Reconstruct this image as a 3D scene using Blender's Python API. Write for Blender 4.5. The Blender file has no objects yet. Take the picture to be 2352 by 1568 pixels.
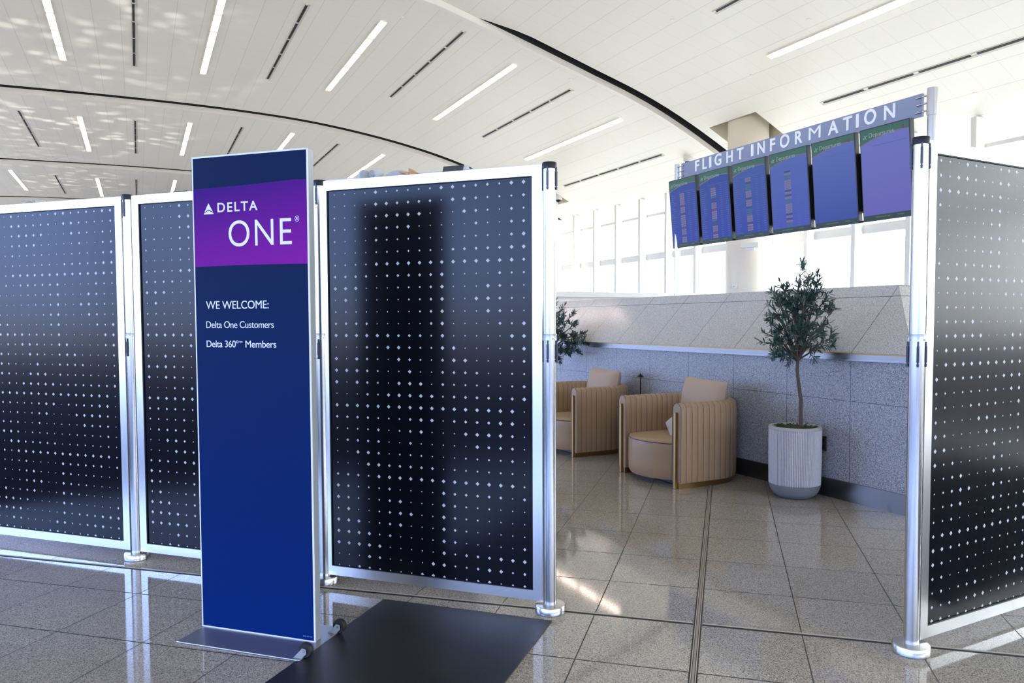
import bpy, bmesh, math, random
from mathutils import Vector, Matrix, Euler
PI = math.pi
D = bpy.data
scene = bpy.context.scene
COL = scene.collection

# ------------------------------------------------------------------ camera
W_PX, H_PX = 2352, 1568
F_PX, CY_PX = 1765.0, 818.0
PITCH, ROLL, YAW, EYE = math.radians(-2.63), math.radians(0.24), math.radians(25.9), 1.42
fwd = Vector((math.sin(YAW) * math.cos(PITCH), math.cos(YAW) * math.cos(PITCH), math.sin(PITCH)))
rgt = Vector((math.cos(YAW), -math.sin(YAW), 0)); upv = rgt.cross(fwd)
r2 = math.cos(ROLL) * rgt - math.sin(ROLL) * upv
u2 = math.sin(ROLL) * rgt + math.cos(ROLL) * upv
cd = D.cameras.new('camera'); cam = D.objects.new('camera', cd); COL.objects.link(cam)
cd.sensor_fit = 'HORIZONTAL'; cd.sensor_width = 36.0; cd.lens = F_PX / W_PX * 36.0
cd.shift_y = (CY_PX - H_PX / 2) / W_PX
cd.clip_end = 400
cam.matrix_world = Matrix(((r2.x, u2.x, -fwd.x, 0), (r2.y, u2.y, -fwd.y, 0), (r2.z, u2.z, -fwd.z, EYE), (0, 0, 0, 1)))
scene.camera = cam

# ------------------------------------------------------------------ sky, exposure
SKY_STRENGTH = 8.0
wd = D.worlds.new('daylight'); scene.world = wd; wd.use_nodes = True
nt = wd.node_tree; nt.nodes.clear()
o_ = nt.nodes.new('ShaderNodeOutputWorld'); b_ = nt.nodes.new('ShaderNodeBackground')
tc = nt.nodes.new('ShaderNodeTexCoord'); sp = nt.nodes.new('ShaderNodeSeparateXYZ'); rp = nt.nodes.new('ShaderNodeValToRGB')
mr = nt.nodes.new('ShaderNodeMapRange'); mr.inputs[1].default_value = -0.4; mr.inputs[2].default_value = 0.8
nt.links.new(tc.outputs['Generated'], sp.inputs[0]); nt.links.new(sp.outputs['Z'], mr.inputs[0]); nt.links.new(mr.outputs[0], rp.inputs[0])
def ramp(r, stops):
    el = r.color_ramp.elements
    while len(el) > 1: el.remove(el[-1])
    el[0].position = stops[0][0]; el[0].color = stops[0][1]
    for p_, c_ in stops[1:]:
        q_ = el.new(p_); q_.color = c_
rp2 = nt.nodes.new('ShaderNodeValToRGB'); nt.links.new(mr.outputs[0], rp2.inputs[0])
GROUND = (0.80, 0.72, 0.60, 1)
ramp(rp, [(0.0, GROUND), (0.31, GROUND), (0.36, (1.0, 1.0, 0.99, 1)), (1.0, (0.70, 0.82, 1.0, 1))])          # hazy sky on the sun's side
ramp(rp2, [(0.0, (0.34, 0.33, 0.32, 1)), (0.31, (0.36, 0.36, 0.36, 1)), (0.36, (0.36, 0.53, 1.02, 1)), (1.0, (0.28, 0.44, 0.98, 1))])  # clear blue sky opposite the sun
md_ = nt.nodes.new('ShaderNodeMath'); md_.operation = 'MULTIPLY_ADD'; md_.inputs[1].default_value = 0.85; md_.inputs[2].default_value = 0.42; md_.use_clamp = True
nt.links.new(sp.outputs['X'], md_.inputs[0])
mxs = nt.nodes.new('ShaderNodeMix'); mxs.data_type = 'RGBA'
nt.links.new(md_.outputs[0], mxs.inputs[0]); nt.links.new(rp2.outputs[0], mxs.inputs[6]); nt.links.new(rp.outputs[0], mxs.inputs[7])
nt.links.new(mxs.outputs[2], b_.inputs[0]); b_.inputs[1].default_value = SKY_STRENGTH
nt.links.new(b_.outputs[0], o_.inputs[0])
sd_ = D.lights.new('sun', 'SUN'); sun = D.objects.new('sun', sd_); COL.objects.link(sun)
sd_.energy = 7.5; sd_.angle = math.radians(0.6); sd_.color = (1.0, 0.93, 0.82)
sun.rotation_euler = Vector((-0.17, 0.11, -0.98)).to_track_quat('-Z', 'Y').to_euler()
# sunlight thrown up onto the vault by glossy surfaces: two upward spots with a rippled pattern
def dapple(loc, energy, seed):
    ld = D.lights.new('sun_glints', 'SPOT'); lo = D.objects.new('sun_glints', ld); COL.objects.link(lo)
    ld.energy = energy; ld.spot_size = math.radians(118); ld.spot_blend = 0.9; ld.shadow_soft_size = 0.03; ld.color = (1.0, 0.98, 0.92)
    lo.location = loc; lo.rotation_euler = (PI, 0, 0)
    ld.use_nodes = True; t = ld.node_tree; em = t.nodes['Emission']
    tc = t.nodes.new('ShaderNodeTexCoord'); sp = t.nodes.new('ShaderNodeSeparateXYZ'); t.links.new(tc.outputs['Normal'], sp.inputs[0])
    cb = t.nodes.new('ShaderNodeCombineXYZ')
    for i, a in enumerate(('X', 'Y')):
        dv = t.nodes.new('ShaderNodeMath'); dv.operation = 'DIVIDE'; t.links.new(sp.outputs[a], dv.inputs[0]); t.links.new(sp.outputs['Z'], dv.inputs[1]); t.links.new(dv.outputs[0], cb.inputs[i])
    cb.inputs[2].default_value = seed
    n = t.nodes.new('ShaderNodeTexVoronoi'); n.feature = 'SMOOTH_F1'; n.inputs['Smoothness'].default_value = 0.25; n.inputs['Scale'].default_value = 9.5; t.links.new(cb.outputs[0], n.inputs['Vector'])
    n2 = t.nodes.new('ShaderNodeTexNoise'); n2.inputs['Scale'].default_value = 0.9; t.links.new(cb.outputs[0], n2.inputs['Vector'])
    mr = t.nodes.new('ShaderNodeMapRange'); mr.inputs[1].default_value = 0.46; mr.inputs[2].default_value = 0.12; t.links.new(n.outputs[0], mr.inputs[0])
    m2 = t.nodes.new('ShaderNodeMapRange'); m2.inputs[1].default_value = 0.34; m2.inputs[2].default_value = 0.56; t.links.new(n2.outputs[0], m2.inputs[0])
    mu = t.nodes.new('ShaderNodeMath'); mu.operation = 'MULTIPLY'; t.links.new(mr.outputs[0], mu.inputs[0]); t.links.new(m2.outputs[0], mu.inputs[1])
    t.links.new(mu.outputs[0], em.inputs['Strength'])
dapple((-1.2, 22.5, 2.6), 800, 0.3); dapple((-2.0, 33.5, 2.6), 800, 4.1); dapple((-3.5, 45.0, 2.6), 800, 7.7)
scene.view_settings.view_transform = 'Standard'; scene.view_settings.look = 'None'
scene.view_settings.exposure = 0.32; scene.view_settings.gamma = 1.0
scene.view_settings.use_curve_mapping = False

# ------------------------------------------------------------------ material helpers
def srgb(r, g, b):
    f = lambda c: (c / 255) / 12.92 if c / 255 <= 0.04045 else (((c / 255) + 0.055) / 1.055) ** 2.4
    return (f(r), f(g), f(b), 1)
def new_mat(name):
    m = D.materials.new(name); m.use_nodes = True
    return m, m.node_tree, m.node_tree.nodes['Principled BSDF']
def mat(name, col, rough=0.5, metal=0.0, spec=0.5, emit=None, estr=0.0, noise=0.0, nscale=20.0, bump=0.0, coat=0.0):
    m, t, b = new_mat(name)
    b.inputs['Base Color'].default_value = col
    b.inputs['Roughness'].default_value = rough; b.inputs['Metallic'].default_value = metal
    b.inputs['Specular IOR Level'].default_value = spec; b.inputs['Coat Weight'].default_value = coat
    if emit: b.inputs['Emission Color'].default_value = emit; b.inputs['Emission Strength'].default_value = estr
    if noise or bump:
        g = t.nodes.new('ShaderNodeNewGeometry'); n = t.nodes.new('ShaderNodeTexNoise'); n.inputs['Scale'].default_value = nscale
        n.inputs['Detail'].default_value = 4
        t.links.new(g.outputs['Position'], n.inputs['Vector'])
        if noise:
            mx = t.nodes.new('ShaderNodeMix'); mx.data_type = 'RGBA'
            mx.inputs[6].default_value = tuple(c * (1 - noise) for c in col[:3]) + (1,)
            mx.inputs[7].default_value = tuple(min(1, c * (1 + noise)) for c in col[:3]) + (1,)
            t.links.new(n.outputs[0], mx.inputs[0]); t.links.new(mx.outputs[2], b.inputs['Base Color'])
        if bump:
            bp = t.nodes.new('ShaderNodeBump'); bp.inputs['Strength'].default_value = bump; bp.inputs['Distance'].default_value = 0.002
            t.links.new(n.outputs[0], bp.inputs['Height']); t.links.new(bp.outputs[0], b.inputs['Normal'])
    return m
def M2(t, op, a, b=None, clamp=False):
    n = t.nodes.new('ShaderNodeMath'); n.operation = op; n.use_clamp = clamp
    for i, v in enumerate((a, b)):
        if v is None: continue
        if isinstance(v, (int, float)): n.inputs[i].default_value = v
        else: t.links.new(v, n.inputs[i])
    return n.outputs[0]
def joint(t, coord, period, offset, width):
    """1 on a joint line of the given width, every period from offset"""
    f = M2(t, 'FRACT', M2(t, 'DIVIDE', M2(t, 'SUBTRACT', coord, offset), period))
    d = M2(t, 'ABSOLUTE', M2(t, 'SUBTRACT', f, 0.5))
    return M2(t, 'GREATER_THAN', d, 0.5 - width / period / 2)
def mixc(t, fac, a, b):
    n = t.nodes.new('ShaderNodeMix'); n.data_type = 'RGBA'
    if isinstance(fac, (int, float)): n.inputs[0].default_value = fac
    else: t.links.new(fac, n.inputs[0])
    for i, v in ((6, a), (7, b)):
        if isinstance(v, tuple): n.inputs[i].default_value = v
        else: t.links.new(v, n.inputs[i])
    return n.outputs[2]
def pos_xyz(t):
    g = t.nodes.new('ShaderNodeNewGeometry'); s = t.nodes.new('ShaderNodeSeparateXYZ')
    t.links.new(g.outputs['Position'], s.inputs[0]); return g.outputs['Position'], s.outputs[0], s.outputs[1], s.outputs[2]
def granite(t, pos, scale, cols, patch=0.0):
    """speckled stone: crystal cells coloured by random value"""
    v = t.nodes.new('ShaderNodeTexVoronoi'); v.inputs['Scale'].default_value = scale
    t.links.new(pos, v.inputs['Vector'])
    s = t.nodes.new('ShaderNodeSeparateColor'); t.links.new(v.outputs['Color'], s.inputs[0])
    n = t.nodes.new('ShaderNodeTexNoise'); n.inputs['Scale'].default_value = scale * 0.35; n.inputs['Detail'].default_value = 3
    t.links.new(pos, n.inputs['Vector'])
    f = M2(t, 'ADD', M2(t, 'MULTIPLY', s.outputs[0], 0.65), M2(t, 'MULTIPLY', n.outputs[0], 0.45))
    r = t.nodes.new('ShaderNodeValToRGB'); t.links.new(f, r.inputs[0])
    el = r.color_ramp.elements
    while len(el) > 1: el.remove(el[-1])
    el[0].position = cols[0][0]; el[0].color = cols[0][1]
    for p, c in cols[1:]:
        k = el.new(p); k.color = c
    out = r.outputs[0]
    if patch:
        n2 = t.nodes.new('ShaderNodeTexNoise'); n2.inputs['Scale'].default_value = 1.1; n2.inputs['Detail'].default_value = 2
        t.links.new(pos, n2.inputs['Vector'])
        out = mixc(t, M2(t, 'MULTIPLY', n2.outputs[0], patch), out, (0.30, 0.26, 0.20, 1))
    return out

MT = {}
# floor: polished granite tiles laid at 41.4 degrees to the hall
m, t, b = new_mat('polished_granite_tiles')
P, X, Y, Z = pos_xyz(t)
A_ = math.radians(41.4)
al = M2(t, 'ADD', M2(t, 'MULTIPLY', X, math.sin(A_)), M2(t, 'MULTIPLY', Y, math.cos(A_)))
pe = M2(t, 'SUBTRACT', M2(t, 'MULTIPLY', X, math.cos(A_)), M2(t, 'MULTIPLY', Y, math.sin(A_)))
stone = granite(t, P, 320, [(0.20, (0.055, 0.05, 0.055, 1)), (0.38, (0.23, 0.21, 0.18, 1)), (0.58, (0.43, 0.385, 0.32, 1)), (0.82, (0.56, 0.50, 0.41, 1))], 0.25)
fx = M2(t, 'FLOOR', M2(t, 'DIVIDE', M2(t, 'ADD', pe, 0.597), 0.4715)); fy = M2(t, 'FLOOR', M2(t, 'DIVIDE', M2(t, 'SUBTRACT', al, 3.625), 0.503))
cx = t.nodes.new('ShaderNodeCombineXYZ'); t.links.new(fx, cx.inputs[0]); t.links.new(fy, cx.inputs[1])
wn = t.nodes.new('ShaderNodeTexWhiteNoise'); t.links.new(cx.outputs[0], wn.inputs['Vector'])
stone = mixc(t, M2(t, 'MULTIPLY', wn.outputs['Value'], 0.14), stone, (0.10, 0.098, 0.10, 1))
ja = joint(t, pe, 0.4715, -0.597, 0.0055)
side = M2(t, 'LESS_THAN', pe, -1.25)
jb1 = joint(t, al, 0.503, 3.625, 0.0085); jb2 = joint(t, al, 0.510, 3.30, 0.0075)
near = M2(t, 'LESS_THAN', al, 3.6)
sel = M2(t, 'MULTIPLY', side, near)
jb = M2(t, 'ADD', M2(t, 'MULTIPLY', jb1, M2(t, 'SUBTRACT', 1.0, sel)), M2(t, 'MULTIPLY', jb2, sel))
jj = M2(t, 'MAXIMUM', ja, jb)
t.links.new(mixc(t, jj, stone, (0.035, 0.032, 0.028, 1)), b.inputs['Base Color'])
b.inputs['Roughness'].default_value = 0.07; b.inputs['IOR'].default_value = 1.55
rr = M2(t, 'ADD', M2(t, 'MULTIPLY', jj, 0.5), 0.06); t.links.new(rr, b.inputs['Roughness'])
MT['floor'] = m
# granite of the barrier wall
def wall_granite(name, cols, scale, jz, rough):
    m, t, b = new_mat(name)
    P, X, Y, Z = pos_xyz(t)
    st = granite(t, P, scale, cols)
    j = joint(t, Y, 0.652, 4.21, 0.0045)
    j2 = M2(t, 'LESS_THAN', M2(t, 'ABSOLUTE', M2(t, 'SUBTRACT', Z, jz)), 0.002)
    t.links.new(mixc(t, M2(t, 'MAXIMUM', j, j2), st, (0.05, 0.05, 0.05, 1)), b.inputs['Base Color'])
    b.inputs['Roughness'].default_value = rough
    return m
MT['granite'] = wall_granite('grey_granite_cladding', [(0.22, (0.05, 0.052, 0.06, 1)), (0.42, (0.20, 0.205, 0.22, 1)), (0.62, (0.40, 0.40, 0.41, 1)), (0.85, (0.56, 0.56, 0.56, 1))], 300, 0.785, 0.35)
MT['slab'] = wall_granite('granite_slab_lit_tone', [(0.22, (0.24, 0.23, 0.215, 1)), (0.42, (0.46, 0.435, 0.40, 1)), (0.62, (0.58, 0.55, 0.50, 1)), (0.85, (0.66, 0.63, 0.57, 1))], 300, 1.605, 0.13)  # slab stone painted lighter and warmer for the light from above
# ceiling panels
S = 1.78
m, t, b = new_mat('white_metal_ceiling_panels')
P, X, Y, Z = pos_xyz(t)
j1 = joint(t, X, S / 3, 0.05 * S + S / 6, 0.014); j2 = joint(t, Y, 0.6, 0.2, 0.010)
jm = M2(t, 'MAXIMUM', M2(t, 'MULTIPLY', j1, 0.34), M2(t, 'MULTIPLY', j2, 0.18))
fx = M2(t, 'FLOOR', M2(t, 'DIVIDE', M2(t, 'SUBTRACT', X, 0.05 * S + S / 6), S / 3)); cx = t.nodes.new('ShaderNodeCombineXYZ'); t.links.new(fx, cx.inputs[0])
wn = t.nodes.new('ShaderNodeTexWhiteNoise'); t.links.new(cx.outputs[0], wn.inputs['Vector'])
base = mixc(t, wn.outputs['Value'], (0.86, 0.835, 0.73, 1), (0.89, 0.865, 0.76, 1))
t.links.new(mixc(t, jm, base, (0.40, 0.39, 0.35, 1)), b.inputs['Base Color']); b.inputs['Roughness'].default_value = 0.45
MT['ceiling'] = m
MT['gap'] = mat('ceiling_gap_shade', (0.02, 0.02, 0.02, 1), 0.8)  # near-black colour carries the shade inside the ceiling gaps
MT['lip'] = mat('cream_ceiling_edge', (0.90, 0.86, 0.77, 1), 0.5)
MT['slot'] = mat('black_diffuser_slot', (0.012, 0.012, 0.012, 1), 0.6)
MT['slotframe'] = mat('pale_diffuser_frame', (0.62, 0.60, 0.54, 1), 0.5)
MT['strip'] = mat('warm_light_lens', (1, 0.95, 0.9, 1), 0.4, emit=(1.0, 0.80, 0.68, 1), estr=10.0)
MT['stripend'] = mat('lit_lens_joint', (1, 0.8, 0.7, 1), 0.4, emit=(1.0, 0.62, 0.48, 1), estr=0.5)
MT['cream'] = mat('cream_painted_plaster', srgb(222, 213, 194), 0.6)
MT['white'] = mat('white_window_metal', (0.74, 0.72, 0.66, 1), 0.5)
MT['wallpaint'] = mat('painted_wall', (0.62, 0.60, 0.57, 1), 0.7)
MT['darkwall'] = mat('dark_hall_wall', (0.10, 0.095, 0.09, 1), 0.6)
m, t, b = new_mat('clear_window_glass')
t.nodes.remove(b)
tr = t.nodes.new('ShaderNodeBsdfTransparent'); gl = t.nodes.new('ShaderNodeBsdfGlossy'); gl.inputs['Roughness'].default_value = 0.02
fr = t.nodes.new('ShaderNodeFresnel'); fr.inputs[0].default_value = 1.45; mx = t.nodes.new('ShaderNodeMixShader')
tr.inputs[0].default_value = (0.95, 0.98, 1.0, 1)
gb = t.nodes.new('ShaderNodeNewGeometry')
t.links.new(M2(t, 'MULTIPLY', fr.outputs[0], M2(t, 'SUBTRACT', 1.0, gb.outputs['Backfacing'])), mx.inputs[0]); t.links.new(tr.outputs[0], mx.inputs[1]); t.links.new(gl.outputs[0], mx.inputs[2])
t.links.new(mx.outputs[0], t.nodes['Material Output'].inputs[0]); MT['glass'] = m
# metals
def brushed(name, col, rough, vertical=True, sc=1.0):
    m, t, b = new_mat(name)
    b.inputs['Base Color'].default_value = col; b.inputs['Metallic'].default_value = 1.0
    tc = t.nodes.new('ShaderNodeTexCoord'); mp = t.nodes.new('ShaderNodeMapping')
    mp.inputs['Scale'].default_value = (160 * sc, 160 * sc, 1.2) if vertical else (2, 2, 400)
    n = t.nodes.new('ShaderNodeTexNoise'); n.inputs['Scale'].default_value = 1.0; n.inputs['Detail'].default_value = 2
    t.links.new(tc.outputs['Object'], mp.inputs[0]); t.links.new(mp.outputs[0], n.inputs['Vector'])
    t.links.new(M2(t, 'ADD', M2(t, 'MULTIPLY', n.outputs[0], 0.10), rough - 0.05), b.inputs['Roughness'])
    return m
MT['steel'] = brushed('brushed_stainless_steel', (0.52, 0.52, 0.52, 1), 0.25)
MT['alu'] = brushed('satin_aluminium', (0.82, 0.82, 0.82, 1), 0.30)
MT['satin'] = mat('satin_silver_paint', (0.34, 0.36, 0.355, 1), 0.45, metal=0.2)
MT['plate'] = mat('grey_steel_plate', (0.36, 0.37, 0.40, 1), 0.38, metal=0.85, noise=0.06, nscale=9)
MT['dirtysteel'] = mat('dark_steel_kick', (0.16, 0.15, 0.14, 1), 0.28, metal=0.9)
MT['channel'] = brushed('stainless_channel', (0.30, 0.30, 0.30, 1), 0.2, False)
MT['strip_metal'] = mat('floor_joint_metal', (0.46, 0.40, 0.32, 1), 0.45, metal=0.1)
MT['jointfill'] = mat('floor_joint_filler', (0.30, 0.26, 0.21, 1), 0.6)
MT['black'] = mat('black_plastic', (0.010, 0.011, 0.014, 1), 0.4, spec=0.25)
MT['navyblack'] = mat('black_anodised_rod', (0.015, 0.018, 0.035, 1), 0.25)
MT['rubber'] = mat('black_rubber', (0.014, 0.014, 0.014, 1), 0.6)
MT['bronze'] = mat('antique_bronze', (0.32, 0.19, 0.07, 1), 0.32, metal=0.9)
MT['leather'] = mat('taupe_leather', srgb(168, 139, 106), 0.42, noise=0.05, nscale=60, bump=0.10)
MT['piping'] = mat('dark_welt_piping', srgb(96, 84, 78), 0.6)
MT['linen'] = mat('pinkish_linen', srgb(188, 164, 142), 0.8, noise=0.04, nscale=90, bump=0.15)
MT['linen2'] = mat('cream_linen', srgb(186, 174, 156), 0.85, noise=0.05, nscale=120, bump=0.2)
MT['concrete'] = mat('smooth_grey_concrete', (0.19, 0.20, 0.215, 1), 0.6, noise=0.06, nscale=14)
MT['ribbed'] = mat('whitewashed_ribbed_pot', (0.58, 0.57, 0.57, 1), 0.7, noise=0.14, nscale=55)
MT['groove'] = mat('grey_pot_groove', (0.26, 0.26, 0.27, 1), 0.8)
MT['pot_in'] = mat('pot_inner_wall', (0.42, 0.41, 0.39, 1), 0.8)
MT['moss'] = mat('preserved_moss', (0.045, 0.060, 0.018, 1), 0.95, noise=0.5, nscale=70, bump=0.8)
MT['bark'] = mat('olive_bark', srgb(92, 78, 66), 0.85, noise=0.25, nscale=45, bump=0.5)
MT['leaf'] = mat('olive_leaf', (0.046, 0.108, 0.082, 1), 0.36, noise=0.35, nscale=16)
MT['leafback'] = mat('olive_leaf_underside', (0.09, 0.12, 0.12, 1), 0.6)
MT['tabletop'] = mat('white_table_top', (0.72, 0.72, 0.72, 1), 0.3)
MT['signblue'] = mat('slate_blue_signboard', srgb(146, 154, 176), 0.5, spec=0.3)
MT['letter'] = mat('white_sign_letter', (0.74, 0.77, 0.86, 1), 0.5, spec=0.2)
MT['bright_letter'] = mat('bright_white_letter', (0.93, 0.93, 0.94, 1), 0.4)
MT['screencase'] = mat('black_monitor_case', (0.012, 0.013, 0.015, 1), 0.4)
def screen_mat(name, c, k=1.0):
    return mat(name, tuple(v * 0.15 for v in c[:3]) + (1,), 0.35, emit=c, estr=k, spec=0.25)
MT['d_green'] = screen_mat('screen_green_header', srgb(52, 98, 80), 0.62)
MT['d_arc'] = screen_mat('screen_brown_arc', srgb(98, 92, 104), 0.8)
MT['d_foot'] = screen_mat('screen_footer', srgb(30, 52, 48), 0.8)
MT['d_text'] = screen_mat('screen_heading_text', srgb(150, 170, 170), 0.5)
MT['d_line'] = screen_mat('screen_faint_row', srgb(96, 110, 188), 0.36)
MT['d_tan'] = screen_mat('screen_tan_chip', srgb(148, 130, 150), 0.5)
MT['d_red'] = screen_mat('screen_rust_chip', srgb(104, 62, 112), 0.5)
MT['d_dark'] = screen_mat('screen_dark_chip', srgb(38, 58, 98), 0.8)
MT['d_teal'] = screen_mat('screen_teal_chip', srgb(66, 104, 140), 0.5)
MT['d_olive'] = screen_mat('screen_olive_mark', srgb(70, 92, 40), 0.8)
MT['pod'] = mat('light_grey_shell', (0.52, 0.52, 0.50, 1), 0.6)
MT['podface'] = mat('grey_acoustic_felt', (0.36, 0.36, 0.34, 1), 0.9, noise=0.1, nscale=200)
MT['board'] = mat('lavender_white_board', (0.60, 0.58, 0.66, 1), 0.6)
MT['greygreen'] = mat('grey_green_shell', (0.44, 0.43, 0.38, 1), 0.6)
MT['wood'] = mat('orange_wood_veneer', (0.50, 0.24, 0.08, 1), 0.5, noise=0.12, nscale=30)
MT['darkgrey'] = mat('charcoal_screen_back', (0.05, 0.052, 0.055, 1), 0.45)
m, t, b = new_mat('clear_plastic_collar')
b.inputs['Base Color'].default_value = (0.92, 0.93, 0.92, 1); b.inputs['Transmission Weight'].default_value = 0.85; b.inputs['Roughness'].default_value = 0.15; b.inputs['Alpha'].default_value = 0.55
MT['collar'] = m
# dark navy divider skin, satin film
m, t, b = new_mat('dark_navy_satin_film')
b.inputs['Base Color'].default_value = (0.0014, 0.0018, 0.0045, 1); b.inputs['Roughness'].default_value = 0.20; b.inputs['IOR'].default_value = 1.36
MT['film'] = m
MT['diamond'] = mat('pale_diamond_print', (0.50, 0.515, 0.52, 1), 0.5)
# ribbed mat
m, t, b = new_mat('ribbed_black_mat')
tc_ = t.nodes.new('ShaderNodeTexCoord'); sx = t.nodes.new('ShaderNodeSeparateXYZ'); t.links.new(tc_.outputs['Object'], sx.inputs[0])
wv = M2(t, 'SINE', M2(t, 'MULTIPLY', sx.outputs[1], 2 * PI / 0.006))
bp = t.nodes.new('ShaderNodeBump'); bp.inputs['Strength'].default_value = 0.25; bp.inputs['Distance'].default_value = 0.0006
t.links.new(wv, bp.inputs['Height']); t.links.new(bp.outputs[0], b.inputs['Normal'])
n = t.nodes.new('ShaderNodeTexNoise'); n.inputs['Scale'].default_value = 6; t.links.new(tc_.outputs['Object'], n.inputs['Vector'])
v = t.nodes.new('ShaderNodeTexVoronoi'); v.inputs['Scale'].default_value = 26; t.links.new(tc_.outputs['Object'], v.inputs['Vector'])
sp_ = M2(t, 'LESS_THAN', v.outputs['Distance'], 0.045)
t.links.new(mixc(t, M2(t, 'MULTIPLY', sp_, 0.25), mixc(t, n.outputs[0], (0.011, 0.0105, 0.010, 1), (0.024, 0.0225, 0.0205, 1)), (0.4, 0.38, 0.35, 1)), b.inputs['Base Color'])
b.inputs['Roughness'].default_value = 0.42
MT['mat'] = m
# printed sign face: navy deepening to royal blue, local z from the floor
m, t, b = new_mat('printed_blue_sign_face')
tc_ = t.nodes.new('ShaderNodeTexCoord'); sx = t.nodes.new('ShaderNodeSeparateXYZ'); t.links.new(tc_.outputs['Object'], sx.inputs[0])
mr_ = t.nodes.new('ShaderNodeMapRange'); mr_.inputs[1].default_value = 1.66; mr_.inputs[2].default_value = 0.0
t.links.new(sx.outputs[2], mr_.inputs[0])
t.links.new(mixc(t, mr_.outputs[0], srgb(8, 30, 68), srgb(0, 35, 100)), b.inputs['Base Color']); b.inputs['Roughness'].default_value = 0.5; b.inputs['Specular IOR Level'].default_value = 0.06
MT['signface'] = m
m, t, b = new_mat('printed_purple_band')
tc_ = t.nodes.new('ShaderNodeTexCoord'); sx = t.nodes.new('ShaderNodeSeparateXYZ'); t.links.new(tc_.outputs['Object'], sx.inputs[0])
g1 = M2(t, 'ADD', M2(t, 'MULTIPLY', M2(t, 'SUBTRACT', 2.03, sx.outputs[2]), 2.2), M2(t, 'MULTIPLY', sx.outputs[0], 0.42), True)
t.links.new(mixc(t, g1, srgb(52, 18, 112), srgb(124, 24, 142)), b.inputs['Base Color']); b.inputs['Roughness'].default_value = 0.5; b.inputs['Specular IOR Level'].default_value = 0.06
MT['purple'] = m

# ------------------------------------------------------------------ mesh helpers
def bm_box(bm, c, s, rot=None, mi=0):
    vs = []
    for dx in (-.5, .5):
        for dy in (-.5, .5):
            for dz in (-.5, .5):
                p = Vector((dx * s[0], dy * s[1], dz * s[2]))
                if rot is not None: p = rot @ p
                vs.append(bm.verts.new(p + Vector(c)))
    for f in ((0, 1, 3, 2), (4, 6, 7, 5), (0, 4, 5, 1), (2, 3, 7, 6), (0, 2, 6, 4), (1, 5, 7, 3)):
        fc = bm.faces.new([vs[i] for i in f]); fc.material_index = mi
    return vs
def bm_tube(bm, pts, radii, seg=16, caps=True, mi=0, smooth=True):
    rings = []
    pts = [Vector(p) for p in pts]
    if not isinstance(radii, (list, tuple)): radii = [radii] * len(pts)
    prev = None
    for i, p in enumerate(pts):
        d = (pts[min(i + 1, len(pts) - 1)] - pts[max(i - 1, 0)])
        d = d.normalized() if d.length > 1e-9 else (prev or Vector((0, 0, 1)))
        prev = d
        a = Vector((1, 0, 0)) if abs(d.x) < 0.9 else Vector((0, 1, 0))
        u = d.cross(a).normalized(); w = d.cross(u)
        rings.append([bm.verts.new(p + (u * math.cos(2 * PI * k / seg) + w * math.sin(2 * PI * k / seg)) * radii[i]) for k in range(seg)])
    for i in range(len(rings) - 1):
        for k in range(seg):
            f = bm.faces.new((rings[i][k], rings[i][(k + 1) % seg], rings[i + 1][(k + 1) % seg], rings[i + 1][k])); f.smooth = smooth; f.material_index = mi
    if caps:
        for r in (rings[0], rings[-1]):
            f = bm.faces.new(r); f.material_index = mi
def bm_lathe(bm, prof, c=(0, 0, 0), seg=40, mi=0, smooth=True, wob=None):
    rings = []
    for r, z in prof:
        rings.append([bm.verts.new((c[0] + (r + (wob(k, z) if wob else 0)) * math.cos(2 * PI * k / seg), c[1] + (r + (wob(k, z) if wob else 0)) * math.sin(2 * PI * k / seg), c[2] + z)) for k in range(seg)])
    for i in range(len(rings) - 1):
        for k in range(seg):
            f = bm.faces.new((rings[i][k], rings[i][(k + 1) % seg], rings[i + 1][(k + 1) % seg], rings[i + 1][k])); f.smooth = smooth; f.material_index = mi
    for r in (rings[0], rings[-1]):
        f = bm.faces.new(r); f.material_index = mi
def bm_prism(bm, poly, origin, ux, uy, depth, mi=0):
    """polygon in the plane (ux,uy) pushed by depth along ux x uy"""
    ux, uy = Vector(ux), Vector(uy); n = ux.cross(uy)
    a = [bm.verts.new(Vector(origin) + ux * p[0] + uy * p[1]) for p in poly]
    b = [bm.verts.new(v.co + n * depth) for v in a]
    k = len(poly)
    bm.faces.new(a).material_index = mi; bm.faces.new(b).material_index = mi
    for i in range(k):
        bm.faces.new((a[i], a[(i + 1) % k], b[(i + 1) % k], b[i])).material_index = mi
def link(name, bm, mats, parent=None, bevel=0.0, bseg=2, sub=0):
    bmesh.ops.recalc_face_normals(bm, faces=bm.faces[:])
    for e_ in bm.edges:
        if len(e_.link_faces) == 2 and e_.calc_face_angle(0.0) > 0.72: e_.smooth = False
    me = D.meshes.new(name); bm.to_mesh(me); bm.free()
    for m in (mats if isinstance(mats, (list, tuple)) else [mats]): me.materials.append(m)
    o = D.objects.new(name, me); COL.objects.link(o)
    if parent is not None: o.parent = parent
    if bevel:
        b = o.modifiers.new('edge', 'BEVEL'); b.width = bevel; b.segments = bseg; b.limit_method = 'ANGLE'; b.angle_limit = math.radians(40)
    if sub:
        s = o.modifiers.new('smooth', 'SUBSURF'); s.levels = sub; s.render_levels = sub
    return o
def part(name, mats, parent, fn, **kw):
    bm = bmesh.new(); fn(bm); return link(name, bm, mats, parent, **kw)
def thing(name, label, cat, loc=(0, 0, 0), rotz=0.0, group=None):
    o = D.objects.new(name, None); COL.objects.link(o); o.location = loc; o.rotation_euler = (0, 0, rotz)
    o.empty_display_size = 0.1
    return tag(o, label, cat, group)
def tag(o, label, cat, group=None):
    o['label'] = label; o['category'] = cat
    if group: o['group'] = group
    return o
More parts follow.
